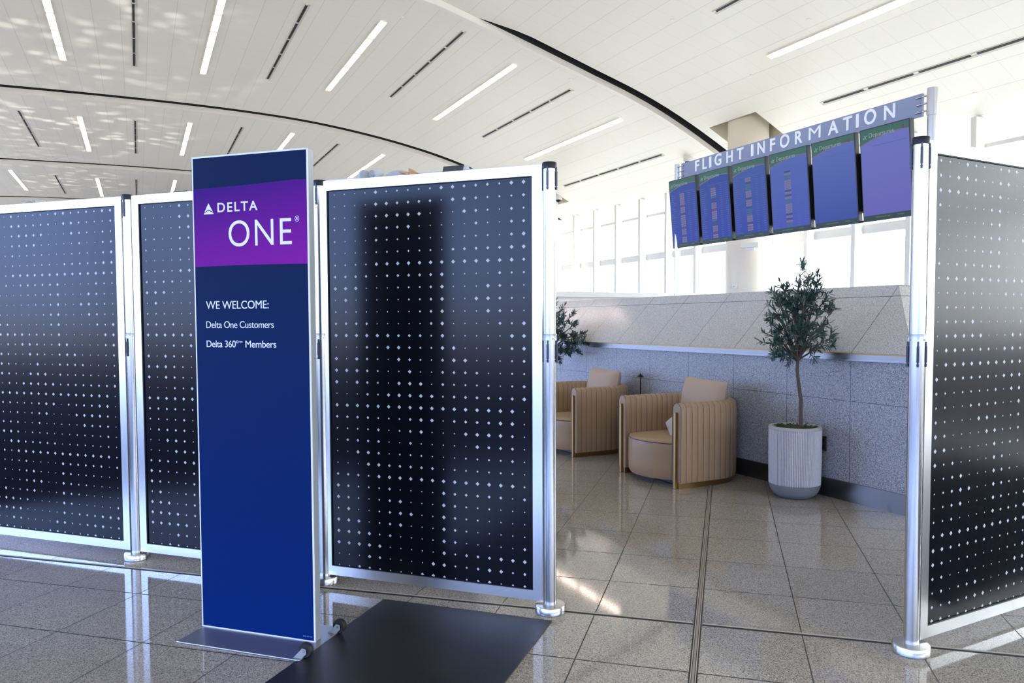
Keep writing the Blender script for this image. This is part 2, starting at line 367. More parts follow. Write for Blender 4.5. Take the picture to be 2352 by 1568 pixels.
def struct(o):
    o['kind'] = 'structure'; return o
def copy_tree(o, parent=None):
    c = o.copy(); COL.objects.link(c)
    if parent is not None: c.parent = parent
    for ch in list(o.children): copy_tree(ch, c)
    return c
def text_mesh(body, w=None, h=None, space=1.0, bold=0.0, thick=0.0):
    """text as a mesh in the xz plane facing -y, lower edge of the capitals on z=0, start at x=0"""
    cu = D.curves.new('t', 'FONT'); cu.body = body; cu.size = 1.0; cu.space_character = space; cu.offset = bold; cu.extrude = 0.5
    cu.resolution_u = 8
    ob = D.objects.new('t', cu); COL.objects.link(ob)
    dg = bpy.context.evaluated_depsgraph_get(); dg.update()
    me = D.meshes.new_from_object(ob.evaluated_get(dg))
    D.objects.remove(ob); D.curves.remove(cu)
    xs = [v.co.x for v in me.vertices]; x0, x1 = min(xs), max(xs)
    cap = 0.70
    kx = w / (x1 - x0) if w else h / cap
    ky = h / cap if h else kx
    for v in me.vertices:
        v.co = Vector(((v.co.x - x0) * kx, -v.co.z * thick, v.co.y * ky))
    return me
def bm_text(bm, body, origin, ux, w, h, mi=0, **kw):
    me = text_mesh(body, w, h, **kw)
    ux = Vector(ux); n = Vector((ux.y, -ux.x, 0))          # text faces n
    vs = [bm.verts.new(Vector(origin) + ux * v.co.x + Vector((0, 0, v.co.z)) - n * v.co.y) for v in me.vertices]
    for p in me.polygons:
        try: bm.faces.new([vs[i] for i in p.vertices]).material_index = mi
        except ValueError: pass
    D.meshes.remove(me)

# ------------------------------------------------------------------ the hall: floor, walls, vaulted ceiling
XR, XL, YB, YF = 16.0, -14.2, -16.0, 62.0
KS = [-8, -7, -6, -5, -4, -3, -2, -1, 0, 1, 2, 3, 4, 5, 6, 7, 8, 9, 10]
ZS = [2.9, 3.35, 3.65, 3.85, 3.98, 4.03, 4.05, 4.07, 4.08, 4.08, 4.06, 4.01, 3.905, 3.75, 3.534, 3.228, 2.80, 2.28, 1.7]
def ceil_z(x):
    k = x / S - 0.05
    k = max(KS[0], min(KS[-1] - 1e-6, k)); i = int(math.floor(k)) - KS[0]; f = k - math.floor(k)
    p0 = ZS[max(i - 1, 0)]; p1 = ZS[i]; p2 = ZS[i + 1]; p3 = ZS[min(i + 2, len(ZS) - 1)]
    v = 0.5 * (2 * p1 + (p2 - p0) * f + (2 * p0 - 5 * p1 + 4 * p2 - p3) * f * f + (3 * p1 - p0 - 3 * p2 + p3) * f ** 3)
    return EYE + S * v
def rib_y(y0, x):
    """ribs bow a little towards the crown"""
    if abs(y0 - 17.15) < 0.01: return y0 - 1.0 * max(0.0, min(1.0, (10.9 - x) / 5.0)) ** 1.5 if x > 3 else y0 - 1.35
    return y0
RIBS = [5.6, 17.15, 28.25, 40.4, 51.8]
XE = 16.2
struct(part('floor_dark_added', mat('reflection_darkening_floor', (0.03, 0.032, 0.04, 1), 0.95), None, lambda bm: [bm_box(bm, ((XL - 2.0) / 2, (YB + 18) / 2, 0.004), (-2.0 - XL, 18 - YB, 0.008)), bm_box(bm, (5.85, -1.05, 0.004), (4.5, 5.96, 0.008))]))  # unseen dark floor areas, added to darken what the divider panels reflect
struct(part('floor', MT['floor'], None, lambda bm: bm_box(bm, ((XL + XR) / 2, (YB + YF) / 2, -0.1), (XR - XL, YF - YB, 0.2))))
HOLES = [(13.93, 15.1, 14.77, 16.5), (13.93, 15.1, 26.0, 27.7)]
def ceiling_mesh(bm):
    xs = sorted(set([XL + (XE - XL) * i / 72 for i in range(73)] + [13.93, 15.1]))
    edges = [YB] + RIBS + [YF]
    for j in range(len(edges) - 1):
        ya, yb = edges[j], edges[j + 1]
        rows = [0.0, 0.25, 0.5, 0.75, 1.0]
        def yy(x, f):
            a = rib_y(ya, x) + (0.1 if j else 0); b = (rib_y(yb, x) - 0.30) if j < len(edges) - 2 else yb
            return a + (b - a) * f
        hl = [h for h in HOLES if ya < h[2] < yb]
        fs = rows
        grid = {}
        for i, x in enumerate(xs):
            ys = [yy(x, f) for f in fs]
            for h in hl: ys += [h[2], h[3]]
            ys.sort()
            for k, y in enumerate(ys): grid[(i, k)] = bm.verts.new((x, y, ceil_z(x)))
            ny = len(ys)
        for i in range(len(xs) - 1):
            for k in range(ny - 1):
                cx_ = (xs[i] + xs[i + 1]) / 2; cy_ = sum(grid[q].co.y for q in ((i, k), (i + 1, k), (i, k + 1), (i + 1, k + 1))) / 4
                if any(h[0] < cx_ < h[1] and h[2] < cy_ < h[3] for h in hl): continue
                f = bm.faces.new((grid[(i, k)], grid[(i + 1, k)], grid[(i + 1, k + 1)], grid[(i, k + 1)])); f.smooth = True
        if j < len(edges) - 2:                       # dark recess above the gap before the next rib
            for i in range(len(xs) - 1):
                q = []
                for x in (xs[i], xs[i + 1]):
                    z = ceil_z(x); yr = rib_y(yb, x)
                    q.append([(x, yr - 0.30, z), (x, yr - 0.30, z + 0.35), (x, yr + 0.1, z + 0.35)])
                for a_ in range(2):
                    vs = [bm.verts.new(q[0][a_]), bm.verts.new(q[1][a_]), bm.verts.new(q[1][a_ + 1]), bm.verts.new(q[0][a_ + 1])]
                    bm.faces.new(vs).material_index = 1
    for h in HOLES:                                  # light well above each column
        for (xa, ya), (xb, yb) in (((h[0], h[2]), (h[0], h[3])), ((h[0], h[3]), (h[1], h[3])), ((h[1], h[3]), (h[1], h[2])), ((h[1], h[2]), (h[0], h[2]))):
            vs = [bm.verts.new((xa, ya, ceil_z(xa))), bm.verts.new((xb, yb, ceil_z(xb))), bm.verts.new((xb, yb, 7.4)), bm.verts.new((xa, ya, 7.4))]
            bm.faces.new(vs).material_index = 2
        vs = [bm.verts.new((x, y, 7.4)) for x, y in ((h[0], h[2]), (h[1], h[2]), (h[1], h[3]), (h[0], h[3]))]
        bm.faces.new(vs).material_index = 2
bm = bmesh.new(); ceiling_mesh(bm)
me = D.meshes.new('ceiling'); bm.to_mesh(me); bm.free()
for q in ('ceiling', 'gap', 'cream'): me.materials.append(MT[q])
co = D.objects.new('ceiling', me); COL.objects.link(co); struct(co)
for i, yr in enumerate(RIBS):                        # pale lip of each rib, upper face painted dark as shade in the gap
    def lip(bm):
        n = 72; prev = None
        for a in range(n + 1):
            x = XL + (XE - XL) * a / n; z = ceil_z(x); y = rib_y(yr, x)
            ring = [bm.verts.new(p) for p in ((x, y, z - 0.14), (x, y + 0.13, z - 0.14), (x, y + 0.13, z + 0.36), (x, y, z + 0.36), (x, y, z + 0.005))]
            if prev:
                for k in range(5): bm.faces.new((prev[k], prev[(k + 1) % 5], ring[(k + 1) % 5], ring[k])).material_index = 1 if k in (2, 3) else 0
            prev = ring
    struct(part('trim_%d' % (i + 1), [MT['lip'], MT['gap']], None, lip))
# outer walls
struct(part('wall_window_sill', MT['cream'], None, lambda bm: bm_box(bm, (XR + 0.05, (YB + YF) / 2, 0.45), (0.3, YF - YB, 0.9))))
struct(part('wall_window_end', MT['cream'], None, lambda bm: bm_box(bm, (XR + 0.05, (43 + YF) / 2, 3.2), (0.3, YF - 43, 4.6))))
struct(part('wall_front', MT['wallpaint'], None, lambda bm: bm_box(bm, ((XL + XR) / 2, YF + 0.1, 4.5), (XR - XL + 1, 0.2, 9.4))))
def side_wall(bm):
    bm_box(bm, (XL - 0.1, (YB + YF) / 2, 0.4), (0.2, YF - YB, 0.8))
    for i in range(27): bm_box(bm, (XL - 0.1, YB + 0.3 + i * 3.0, 3.4), (0.25, 0.3, 5.8))
    bm_box(bm, (XL - 0.1, (YB + YF) / 2, 6.6), (0.2, YF - YB, 0.9))
struct(part('wall_left', mat('warm_beige_wall', (0.42, 0.33, 0.27, 1), 0.6), None, side_wall))
def back_wall(bm):
    bm_box(bm, ((XL + XR) / 2, YB - 0.1, 0.9), (XR - XL + 0.6, 0.2, 1.8))
    for i in range(9): bm_box(bm, (XL + 0.2 + i * 3.75, YB - 0.1, 4.0), (0.4, 0.25, 4.6))
    bm_box(bm, ((XL + XR) / 2, YB - 0.1, 7.7), (XR - XL + 0.6, 0.2, 2.8))
struct(part('wall_back', MT['darkwall'], None, back_wall))
# window wall: one object per bay
def window_frame(bm):
    w = 1.48
    bm_box(bm, (-0.12, 0.0, 3.25), (0.42, 0.12, 4.7))                # deep upright fin
    bm_box(bm, (0.02, w / 2, 3.61), (0.16, w - 0.12, 0.22))
    bm_box(bm, (0.02, w / 2, 5.03), (0.10, w - 0.12, 0.09))
    bm_box(bm, (0.0, w / 2, 0.97), (0.20, w - 0.12, 0.14))
    bm_box(bm, (0.02, 0.16, 3.25), (0.06, 0.10, 4.6))
proto_f = None; wi = 0
y = -14.84
while y < 42.5:
    wi += 1
    if proto_f is None:
        fr_ = part('window_1', MT['white'], None, window_frame); struct(fr_); fr_.location = (XR, y, 0)
        part('glass', MT['glass'], fr_, lambda bm: bm_box(bm, (0.04, 0.77, 3.25), (0.012, 1.36, 4.5)))
        proto_f = fr_
    else:
        c = copy_tree(proto_f); c.name = 'window_%d' % wi; c.location = (XR, y, 0)
    y += 1.48
# apron outside
struct(part('ground_outside', mat('sunlit_apron', (0.74, 0.68, 0.57, 1), 0.9), None, lambda bm: bm_box(bm, (160, 20, -1.2), (286, 300, 0.2))))
# columns
for i, (cx_, cy_) in enumerate(((14.5, 15.62), (14.5, 26.85))):
    c = part('round_column', MT['cream'], None, lambda bm: bm_lathe(bm, [(0.52, 0), (0.52, 8.1)], seg=48)); struct(c); c.location = (cx_, cy_, 0)
# low partition with a glazed top beyond the barrier
lw = part('wall_low', MT['white'], None, lambda bm: [bm_box(bm, (12.2, 18.0, 1.0), (5.6, 0.14, 2.0)), bm_box(bm, (12.2, 17.98, 2.13), (5.7, 0.22, 0.14))])
struct(lw)
part('dark_reveal', MT['slotframe'], lw, lambda bm: bm_box(bm, (12.2, 17.99, 2.03), (5.6, 0.16, 0.05)))

# granite barrier wall with sloped slab top
Y0, Y1 = 3.68, 12.6
def barrier(bm):
    bm_box(bm, (5.32, (Y0 + Y1) / 2, 0.63), (0.70, Y1 - Y0, 0.96))
    bm_box(bm, (6.3, Y0 + 0.35, 0.63), (1.3, 0.70, 0.96))
struct(part('wall_right', MT['granite'], None, barrier))
def slab(bm):
    a = [(4.975, Y0, 1.165), (5.51, Y0 + 0.54, 1.70), (5.75, Y0 + 0.54, 1.70), (5.75, Y0 + 0.54, 1.10), (4.975, Y0, 1.10)]
    v = lambda p: bm.verts.new(p)
    lo0, lo1 = v((4.975, Y0, 1.165)), v((4.975, Y1, 1.165)); hi0, hi1 = v((5.51, Y0 + 0.54, 1.70)), v((5.51, Y1, 1.70))
    bk0, bk1 = v((5.72, Y0 + 0.75, 1.70)), v((5.72, Y1, 1.70)); bb1 = v((5.72, Y1, 1.112)); bl1 = v((4.975, Y1, 1.112)); bl0 = v((4.975, Y0, 1.112))
    e_lo, e_hi, e_bk, e_bl = v((6.95, Y0, 1.165)), v((6.95, Y0 + 0.54, 1.70)), v((6.95, Y0 + 0.75, 1.70)), v((6.95, Y0, 1.112))
    bk_l, e_bkl = v((5.72, Y0 + 0.75, 1.112)), v((6.95, Y0 + 0.75, 1.112))
    for f in ((lo0, lo1, hi1, hi0), (hi0, hi1, bk1, bk0), (bk0, bk1, bb1, bk_l), (lo0, bl0, bl1, lo1), (bl1, bb1, bk1, hi1, lo1),
              (lo0, hi0, e_hi, e_lo), (hi0, bk0, e_bk, e_hi), (lo0, e_lo, e_bl, bl0), (e_lo, e_hi, e_bk, e_bkl, e_bl), (bk0, bk_l, e_bkl, e_bk), (bl0, e_bl, e_bkl, bk_l, bb1, bl1)):
        bm.faces.new(f)
struct(part('wall_right_slab_top', MT['slab'], None, slab))
def ledge(bm):
    bm_box(bm, (4.963, (Y0 + Y1) / 2, 1.131), (0.024, Y1 - Y0, 0.044))
    bm_box(bm, (4.953, (Y0 + Y1) / 2, 1.107), (0.030, Y1 - Y0, 0.010))
    bm_box(bm, (4.955, (Y0 + Y1) / 2, 1.157), (0.034, Y1 - Y0, 0.010), mi=1)
struct(part('trim_ledge', [MT['channel'], MT['bronze']], None, ledge))
struct(part('baseboard_right', MT['dirtysteel'], None, lambda bm: [bm_box(bm, (4.962, (Y0 + Y1) / 2, 0.075), (0.02, Y1 - Y0, 0.15)), bm_box(bm, (6.0, Y0 - 0.008, 0.075), (1.9, 0.02, 0.15)), bm_box(bm, (5.3, (Y0 + Y1) / 2, 0.075), (0.62, Y1 - Y0 - 0.1, 0.15))]))
# floor expansion joints (tile directions)
ua = Vector((math.sin(A_), math.cos(A_), 0)); wa = Vector((math.cos(A_), -math.sin(A_), 0))
ra = Matrix.Rotation(-A_, 3, 'Z')
def strip_along(bm):
    L0, L1 = -1.0, 6.9
    for off, wdt, mi in ((0, 0.010, 1), (-0.010, 0.004, 0), (0.010, 0.004, 0), (0, 0.036, 2)):
        h = 0.0012 if mi == 2 else 0.0020
        c = ua * ((L0 + L1) / 2) + wa * (-0.112 + off); bm_box(bm, (c.x, c.y, h / 2), (wdt, L1 - L0, h), ra, mi)
struct(part('trim_floor_joint', [MT['strip_metal'], MT['jointfill'], MT['slot']], None, strip_along))
def strip_across(bm):
    for a, b in ((-7.0, -0.135), (-0.09, 1.8)):
        c = ua * 3.645 + wa * ((a + b) / 2); bm_box(bm, (c.x, c.y, 0.0009), (b - a, 0.013, 0.0018), ra, 0)
        c = ua * 3.634 + wa * ((a + b) / 2); bm_box(bm, (c.x, c.y, 0.0007), (b - a, 0.012, 0.0014), ra, 1)
struct(part('trim_floor_joint_cross', [MT['strip_metal'], MT['slot']], None, strip_across))

# ------------------------------------------------------------------ ceiling lights and air slots
ORD = ['first', 'second', 'third', 'fourth', 'fifth', 'sixth', 'seventh']
def kx(k): return (k + 0.05) * S
def strip_light(k, y0, label):
    x = kx(k); z = ceil_z(x); sl = (ceil_z(x + 0.1) - ceil_z(x - 0.1)) / 0.2
    t_ = thing('strip_light', label, 'ceiling light', (x, y0, z), 0, 'strip lights in the vaulted ceiling')
    t_.rotation_euler = (0, -math.atan(sl), 0)
    for i in range(5):
        part('lens', [MT['strip'], MT['stripend']], t_, lambda bm: [bm_box(bm, (0, 0.6 + 1.2 * i, -0.008), (0.15, 1.07, 0.02)), bm_box(bm, (0, 1.2 + 1.2 * i, -0.008), (0.15, 0.126, 0.016), mi=1)])
    part('housing', MT['lip'], t_, lambda bm: [bm_box(bm, (sx, 3.0, -0.004), (0.014, 6.0, 0.03)) for sx in (-0.084, 0.084)])
def air_slot(k, y0, label):
    x = kx(k); z = ceil_z(x); sl = (ceil_z(x + 0.1) - ceil_z(x - 0.1)) / 0.2
    t_ = thing('air_diffuser', label, 'air diffuser', (x, y0, z), 0, 'linear air diffusers in the vaulted ceiling')
    t_.rotation_euler = (0, -math.atan(sl), 0)
    part('frame', MT['slotframe'], t_, lambda bm: [bm_box(bm, (0.04, 3.0, -0.003), (0.05, 6.04, 0.012)), bm_box(bm, (-0.055, 3.0, -0.003), (0.018, 6.04, 0.012))])
    for i in range(5):
        part('slot', MT['slot'], t_, lambda bm: bm_box(bm, (-0.02, 0.6 + 1.2 * i, -0.006), (0.05, 1.07, 0.016)))
BAYN = ['before the first curved ceiling rib', 'between the first and second curved ceiling ribs', 'between the second and third curved ceiling ribs', 'beyond the third curved ceiling rib']
LIGHTS = {0: ((7, 6.85),), 1: ((7, 18.62), (5, 18.27), (3, 18.1), (1, 18.45), (-1, 18.75)), 2: ((5, 30.2), (3, 30.1), (1, 30.65), (-1, 31.3)), 3: ((1, 43.2), (-1, 44.2), (-3, 43.1))}
SLOTS = {0: ((8, 7.05), (6, 6.6)), 1: ((8, 19.03), (6, 18.4), (4, 17.4), (2, 18.1), (0, 18.6)), 2: ((4, 30.3), (2, 30.3), (0, 31.1), (-2, 31.1)), 3: ((0, 43.8), (-2, 43.85))}
FROMW = {0: '', 1: '', 2: '', 3: ''}
for bay, lst in LIGHTS.items():
    for n_, (k, y0) in enumerate(lst):
        strip_light(k, y0, ('%s strip light from the window wall, ' % ORD[n_].capitalize() if len(lst) > 1 else 'Warm strip light ') + BAYN[bay])
for bay, lst in SLOTS.items():
    for n_, (k, y0) in enumerate(lst):
        air_slot(k, y0, '%s air diffuser from the window wall, ' % ORD[n_].capitalize() + BAYN[bay])
# small ceiling fittings
for (x, y), where in (((14.71, 18.33), 'beside the column top above the flight board'), ((14.72, 26.14), 'just past the tall steel post')):
    z = ceil_z(x)
    t_ = thing('dome_camera', 'White dome security camera on the ceiling ' + where, 'security camera', (x, y, z))
    part('housing', MT['white'], t_, lambda bm: bm_lathe(bm, [(0.12, 0.08), (0.14, 0.0), (0.14, -0.10), (0.12, -0.13)], seg=24))
    part('dome', MT['black'], t_, lambda bm: bm_lathe(bm, [(0.10, -0.12), (0.095, -0.16), (0.07, -0.20), (0.03, -0.225), (0.004, -0.23)], seg=24))
for (x, y) in ((12.06, 11.34), (10.39, 13.49), (12.87, 13.77), (15.25, 10.02), (5.7, 17.6), (8.03, 18.0), (10.43, 17.9)):
    o = part('sprinkler_cover', MT['lip'], None, lambda bm: bm_lathe(bm, [(0.055, 0.03), (0.055, -0.004), (0.045, -0.010)], seg=20)); o.location = (x, y, ceil_z(x))
    sl = (ceil_z(x + 0.1) - ceil_z(x - 0.1)) / 0.2; o.rotation_euler = (0, -math.atan(sl), 0)
    tag(o, 'Small round cream sprinkler cover flush in the ceiling panels', 'sprinkler cover', 'sprinkler covers in the ceiling')
# column fittings
t_ = thing('wall_sconce', 'White box sconce mounted on the round cream column', 'wall light', (14.13, 15.1, 3.32), math.radians(-54.5))
part('backplate', MT['white'], t_, lambda bm: bm_box(bm, (0, -0.10, 0), (0.44, 0.16, 0.13)), bevel=0.01)
part('diffuser', MT['tabletop'], t_, lambda bm: bm_box(bm, (0, -0.10, -0.10), (0.24, 0.10, 0.07)), bevel=0.01)
t_ = thing('wall_switch', 'Small white switch box low on the round cream column', 'switch', (14.0, 15.5, 2.29), math.radians(-76))
part('box', MT['white'], t_, lambda bm: bm_box(bm, (0, -0.03, 0), (0.12, 0.06, 0.12)), bevel=0.008)
part('lever', MT['slotframe'], t_, lambda bm: bm_box(bm, (-0.05, -0.07, 0), (0.10, 0.03, 0.03)))

# ------------------------------------------------------------------ divider posts and panels
PA, PB, PC, PR = Vector((-0.037, 5.105, 0)), Vector((0.887, 4.171, 0)), Vector((1.779, 3.247, 0)), Vector((2.936, 2.157, 0))
DD = (PC - PB).normalized(); NN = Vector((DD.y, -DD.x, 0))      # NN faces the camera side
AZ = math.atan2(DD.y, DD.x)
def rod(bm, c, top):
    for a, b, r in ((0, 0.022, 0.0034), (0.020, 0.088, 0.0054), (0.088, 0.094, 0.0032), (0.094, 0.098, 0.0058), (0.098, 0.106, 0.0046)):
        bm_tube(bm, [(c[0], c[1], top - a), (c[0], c[1], top - b)], r, 14)
def make_post(label, loc):
    t_ = thing('divider_post', label, 'post', loc, AZ, 'stainless posts carrying the divider panels')
    part('tube', MT['steel'], t_, lambda bm: [bm_tube(bm, [(0, 0, 0.02), (0, 0, 2.145)], 0.0305, 48), bm_tube(bm, [(0, 0, 0.04), (0, 0, 0.047)], 0.032, 40)])
    part('base', MT['steel'], t_, lambda bm: bm_lathe(bm, [(0.071, 0.0), (0.0745, 0.003), (0.0745, 0.036), (0.071, 0.040), (0.034, 0.042)], seg=56))
    part('cap', MT['black'], t_, lambda bm: bm_lathe(bm, [(0.034, 2.142), (0.0345, 2.144), (0.0345, 2.168), (0.033, 2.172), (0.02, 2.174)], seg=40))
    part('collar', MT['collar'], t_, lambda bm: [bm_lathe(bm, [(0.0335, 1.325), (0.0342, 1.326), (0.0342, 1.357), (0.0335, 1.358)], seg=40)])
    for a in (0, 90, 180, 270):
        c = (0.0345 * math.cos(math.radians(a)), 0.0345 * math.sin(math.radians(a)))
        part('hanger_rod', MT['navyblack'], t_, lambda bm: rod(bm, c, 2.148))
        part('hanger_rod', MT['navyblack'], t_, lambda bm: rod(bm, c, 1.327))
    for a in (30, 150, 210, 320):
        c = (0.0345 * math.cos(math.radians(a)), 0.0345 * math.sin(math.radians(a)))
        part('collar_screw', MT['plate'], t_, lambda bm: bm_tube(bm, [(c[0], c[1], 1.334), (c[0] * 1.06, c[1] * 1.06, 1.334)], 0.0035, 10))
    return t_
p0 = make_post('Stainless divider post in front of the seating area, beside the doormat', PC)
for loc, lab in ((PA, 'Stainless divider post between the two dotted panels behind the blue welcome sign'), (PB, 'Stainless divider post mostly hidden behind the edge of the blue welcome sign'), (PR, 'Stainless divider post across the walkway opening, beside the grey reflecting dotted panel')):
    c = copy_tree(p0); c.location = loc; c['label'] = lab

DOTS = '''111142222244333244
111144333314432223
211134444111432132
221133341111131133
211132222111222134
111122222213333344
222244444444444443
333313333341111322
444111222341114321
141111122341144321
222111112341114321
333311111341111324
444444333241111144
111324432244111134
414321432134411123
444321141133331122
414321444132222123
111324444423333334
444444444444444441
333322234413333441
222231234111444431
133331131111143331
114431222111222231
111443333312222221
333244444444444442
432223111143333313
432123411143222111
241123441143221111
444123411143211111
444423111143111113
444441111142333444
111431111442234423
114321114431234123'''.split()
DOTS2 = '''32143213441
32443224411
44433324111
31111134111
11111234111
11112234114
11122234111
31333334111
24444444444
12222221333
13222211122
13334111113
13444411143
14433331443
14444444444
43333332444
32122223144
22113333114
32111443123
43111144223
44111114233
42311114311
12341114321
12344114322
12341114322
22311114333
34444444444
44333331222
43122211122
33113111114
23123411144
32323441333
44233344222'''.split()
DOTS2 = [a + b[:7] for a, b in zip(DOTS2, DOTS)]
PW = 1.25
def make_panel(label, loc, az, dots, w=PW):
    """origin at the lower corner on the floor; x along the panel, -y towards the viewer"""
    t_ = thing('divider_screen', label, 'divider panel', loc, az, 'diamond patterned divider panels')
    z0, z1, fw = 0.050, 2.164, 0.050
    def frame(bm):
        q = [(0, z0), (w, z0), (w, z1), (0, z1)]; qi = [(fw, z0 + fw), (w - fw, z0 + fw), (w - fw, z1 - fw), (fw, z1 - fw)]
        for k in range(4):                            # mitred profile, face slightly crowned
            a, b, c, d = q[k], q[(k + 1) % 4], qi[(k + 1) % 4], qi[k]
            mid = lambda p, r: ((p[0] + r[0]) / 2, (p[1] + r[1]) / 2)
            m0, m1 = mid(a, d), mid(b, c)
            for s_ in (-1, 1):
                ya, ym, yc = s_ * 0.013, s_ * 0.013, s_ * 0.013
                v = [bm.verts.new(p) for p in ((a[0], ya, a[1]), (b[0], ya, b[1]), (m1[0], ym, m1[1]), (m0[0], ym, m0[1]), (c[0], yc, c[1]), (d[0], yc, d[1]))]
                bm.faces.new((v[0], v[1], v[2], v[3])); bm.faces.new((v[3], v[2], v[4], v[5]))
            o = [bm.verts.new(p) for p in ((a[0], -0.013, a[1]), (b[0], -0.013, b[1]), (b[0], 0.013, b[1]), (a[0], 0.013, a[1]))]; bm.faces.new(o)
            o = [bm.verts.new(p) for p in ((d[0], -0.013, d[1]), (c[0], -0.013, c[1]), (c[0], 0.013, c[1]), (d[0], 0.013, d[1]))]; bm.faces.new(o)
    part('frame', MT['alu'], t_, frame)
    def gasket(bm):
        g = 0.004
        for c, s_ in (((w / 2, 0, z1 - fw - g / 2), (w - 2 * fw, 0.018, g)), ((w / 2, 0, z0 + fw + g / 2), (w - 2 * fw, 0.018, g)), ((fw + g / 2, 0, (z0 + z1) / 2), (g, 0.018, z1 - z0 - 2 * fw)), ((w - fw - g / 2, 0, (z0 + z1) / 2), (g, 0.018, z1 - z0 - 2 * fw))):
            bm_box(bm, c, s_)
    part('gasket', MT['black'], t_, gasket)
    def skin(bm):
        bm_box(bm, (w / 2, 0, (z0 + z1) / 2), (w - 2 * fw, 0.006, z1 - z0 - 2 * fw))
        sz = {'1': 0.0042, '2': 0.0060, '3': 0.0082, '4': 0.0103}
        for r_, row in enumerate(dots):
            for c_, ch in enumerate(row):
                x = 0.092 + c_ * 0.0625; z = 2.090 - r_ * 0.06192; h = sz[ch]; zl = max(z - h, z0 + fw + 0.0045)
                for s_ in (-1, 1):
                    y_ = s_ * 0.0034
                    bm.faces.new([bm.verts.new(p) for p in ((x - h, y_, z), (x, y_, zl), (x + h, y_, z), (x, y_, z + h))]).material_index = 1
    part('patterned_sheet', [MT['film'], MT['diamond']], t_, skin)
    return t_
pc = make_panel('Dotted divider panel beside the welcome sign, darkened by the reflection of the sign back', PB + DD * 0.0, AZ, DOTS)
DA = (PB - PA).normalized(); AZA = math.atan2(DA.y, DA.x)
c = copy_tree(pc); c.location = PA + DA * 0.036; c.rotation_euler = (0, 0, AZA); c['label'] = 'Dotted divider panel half covered by the blue welcome sign'
c = copy_tree(pc); c.location = PA - DA * (PW + 0.042); c.rotation_euler = (0, 0, AZA); c['label'] = 'Dotted divider panel farthest from the walkway opening, cut off by the edge of the view'
make_panel('Dotted divider panel with pale grey reflections across the walkway opening', PR + Vector((0.040, 0, 0)), math.radians(2.5), DOTS2)

# ------------------------------------------------------------------ pylon sign
SD = Vector((0.7172, -0.6969, 0)); SAZ = math.atan2(SD.y, SD.x)
sg = thing('pylon_sign', 'Tall blue and purple welcome sign with white lettering on a steel base plate', 'sign', (0.237, 3.80, 0), SAZ)
part('case', MT['satin'], sg, lambda bm: bm_box(bm, (0.302, 0.022, 1.086), (0.605, 0.044, 2.158)), bevel=0.003)
part('edge_trim', MT['letter'], sg, lambda bm: [bm_box(bm, c, s_) for c, s_ in (((0.302, -0.001, 2.162), (0.607, 0.006, 0.007)), ((0.302, -0.001, 0.010), (0.607, 0.006, 0.006)), ((0.003, -0.001, 1.086), (0.006, 0.006, 2.15)), ((0.602, -0.001, 1.086), (0.006, 0.006, 2.15)))])
part('graphic_face', MT['signface'], sg, lambda bm: bm_box(bm, (0.3025, -0.0015, 1.086), (0.593, 0.004, 2.144)))
def band(bm):
    n = 24
    top = [(0.006 + 0.593 * i / n, 2.022 + 0.016 * (i / n) - 0.004 * math.sin(PI * i / n) + (0.0 if i < 21 else -0.002 * (i - 21))) for i in range(n + 1)]
    bot = [(0.006 + 0.593 * i / n, 1.671 + 0.003 * math.sin(PI * i / n)) for i in range(n + 1)]
    bm_prism(bm, bot + top[::-1], (0, -0.0036, 0), (1, 0, 0), (0, 0, 1), 0.0006)
part('purple_band', MT['purple'], sg, band)
def put_text(name, body, x0, x1, z, h, **kw):
    part(name, MT['letter'], sg, lambda bm: bm_text(bm, body, (x0, -0.0042, z), (1, 0, 0), x1 - x0, h, thick=0.0008, **kw))
put_text('lettering', 'DELTA', 0.136, 0.348, 1.913, 0.041, space=1.22, bold=0.012)
put_text('lettering', 'ONE', 0.193, 0.521, 1.757, 0.117, space=1.12, bold=-0.004)
put_text('lettering', 'WE WELCOME:', 0.062, 0.396, 1.480, 0.036, space=0.98)
put_text('lettering', 'Delta One Customers', 0.061, 0.421, 1.394, 0.031, space=0.95)
put_text('lettering', 'Delta 360\u00ba', 0.061, 0.234, 1.307, 0.031, space=0.95)
put_text('lettering', 'TM', 0.237, 0.254, 1.327, 0.008)
put_text('lettering', 'Members', 0.271, 0.432, 1.307, 0.031, space=0.95)
def emblem(bm):
    x0, z0, w, h = 0.061, 1.905, 0.054, 0.050
    up = [(0.5, 1.0), (0.92, 0.22), (0.5, 0.44), (0.08, 0.22)]; lo = [(0.0, 0.0), (0.5, 0.32), (1.0, 0.0), (0.5, 0.10)]
    lo = [(0.0, 0.02), (0.06, 0.13), (0.5, 0.34), (0.94, 0.13), (1.0, 0.02)]
    for poly in (up, lo): bm_prism(bm, [(x0 + p[0] * w, z0 + p[1] * h) for p in poly], (0, -0.0042, 0), (1, 0, 0), (0, 0, 1), 0.0008)
part('triangle_emblem', MT['letter'], sg, emblem)
def reg(bm):
    cx_, cz_, r = 0.549, 1.866, 0.0125
    o_ = [(cx_ + r * 0.85 * math.cos(2 * PI * i / 32), cz_ + r * math.sin(2 * PI * i / 32)) for i in range(32)]
    for i in range(32):
        a, b = o_[i], o_[(i + 1) % 32]; k = 0.86
        ai, bi = (cx_ + (a[0] - cx_) * k, cz_ + (a[1] - cz_) * k), (cx_ + (b[0] - cx_) * k, cz_ + (b[1] - cz_) * k)
        bm_prism(bm, [a, b, bi, ai], (0, -0.0042, 0), (1, 0, 0), (0, 0, 1), 0.0008)
    bm_text(bm, 'R', (cx_ - 0.0045, -0.0042, cz_ - 0.0065), (1, 0, 0), 0.0095, 0.013, thick=0.0008)
part('registered_mark', MT['letter'], sg, reg)
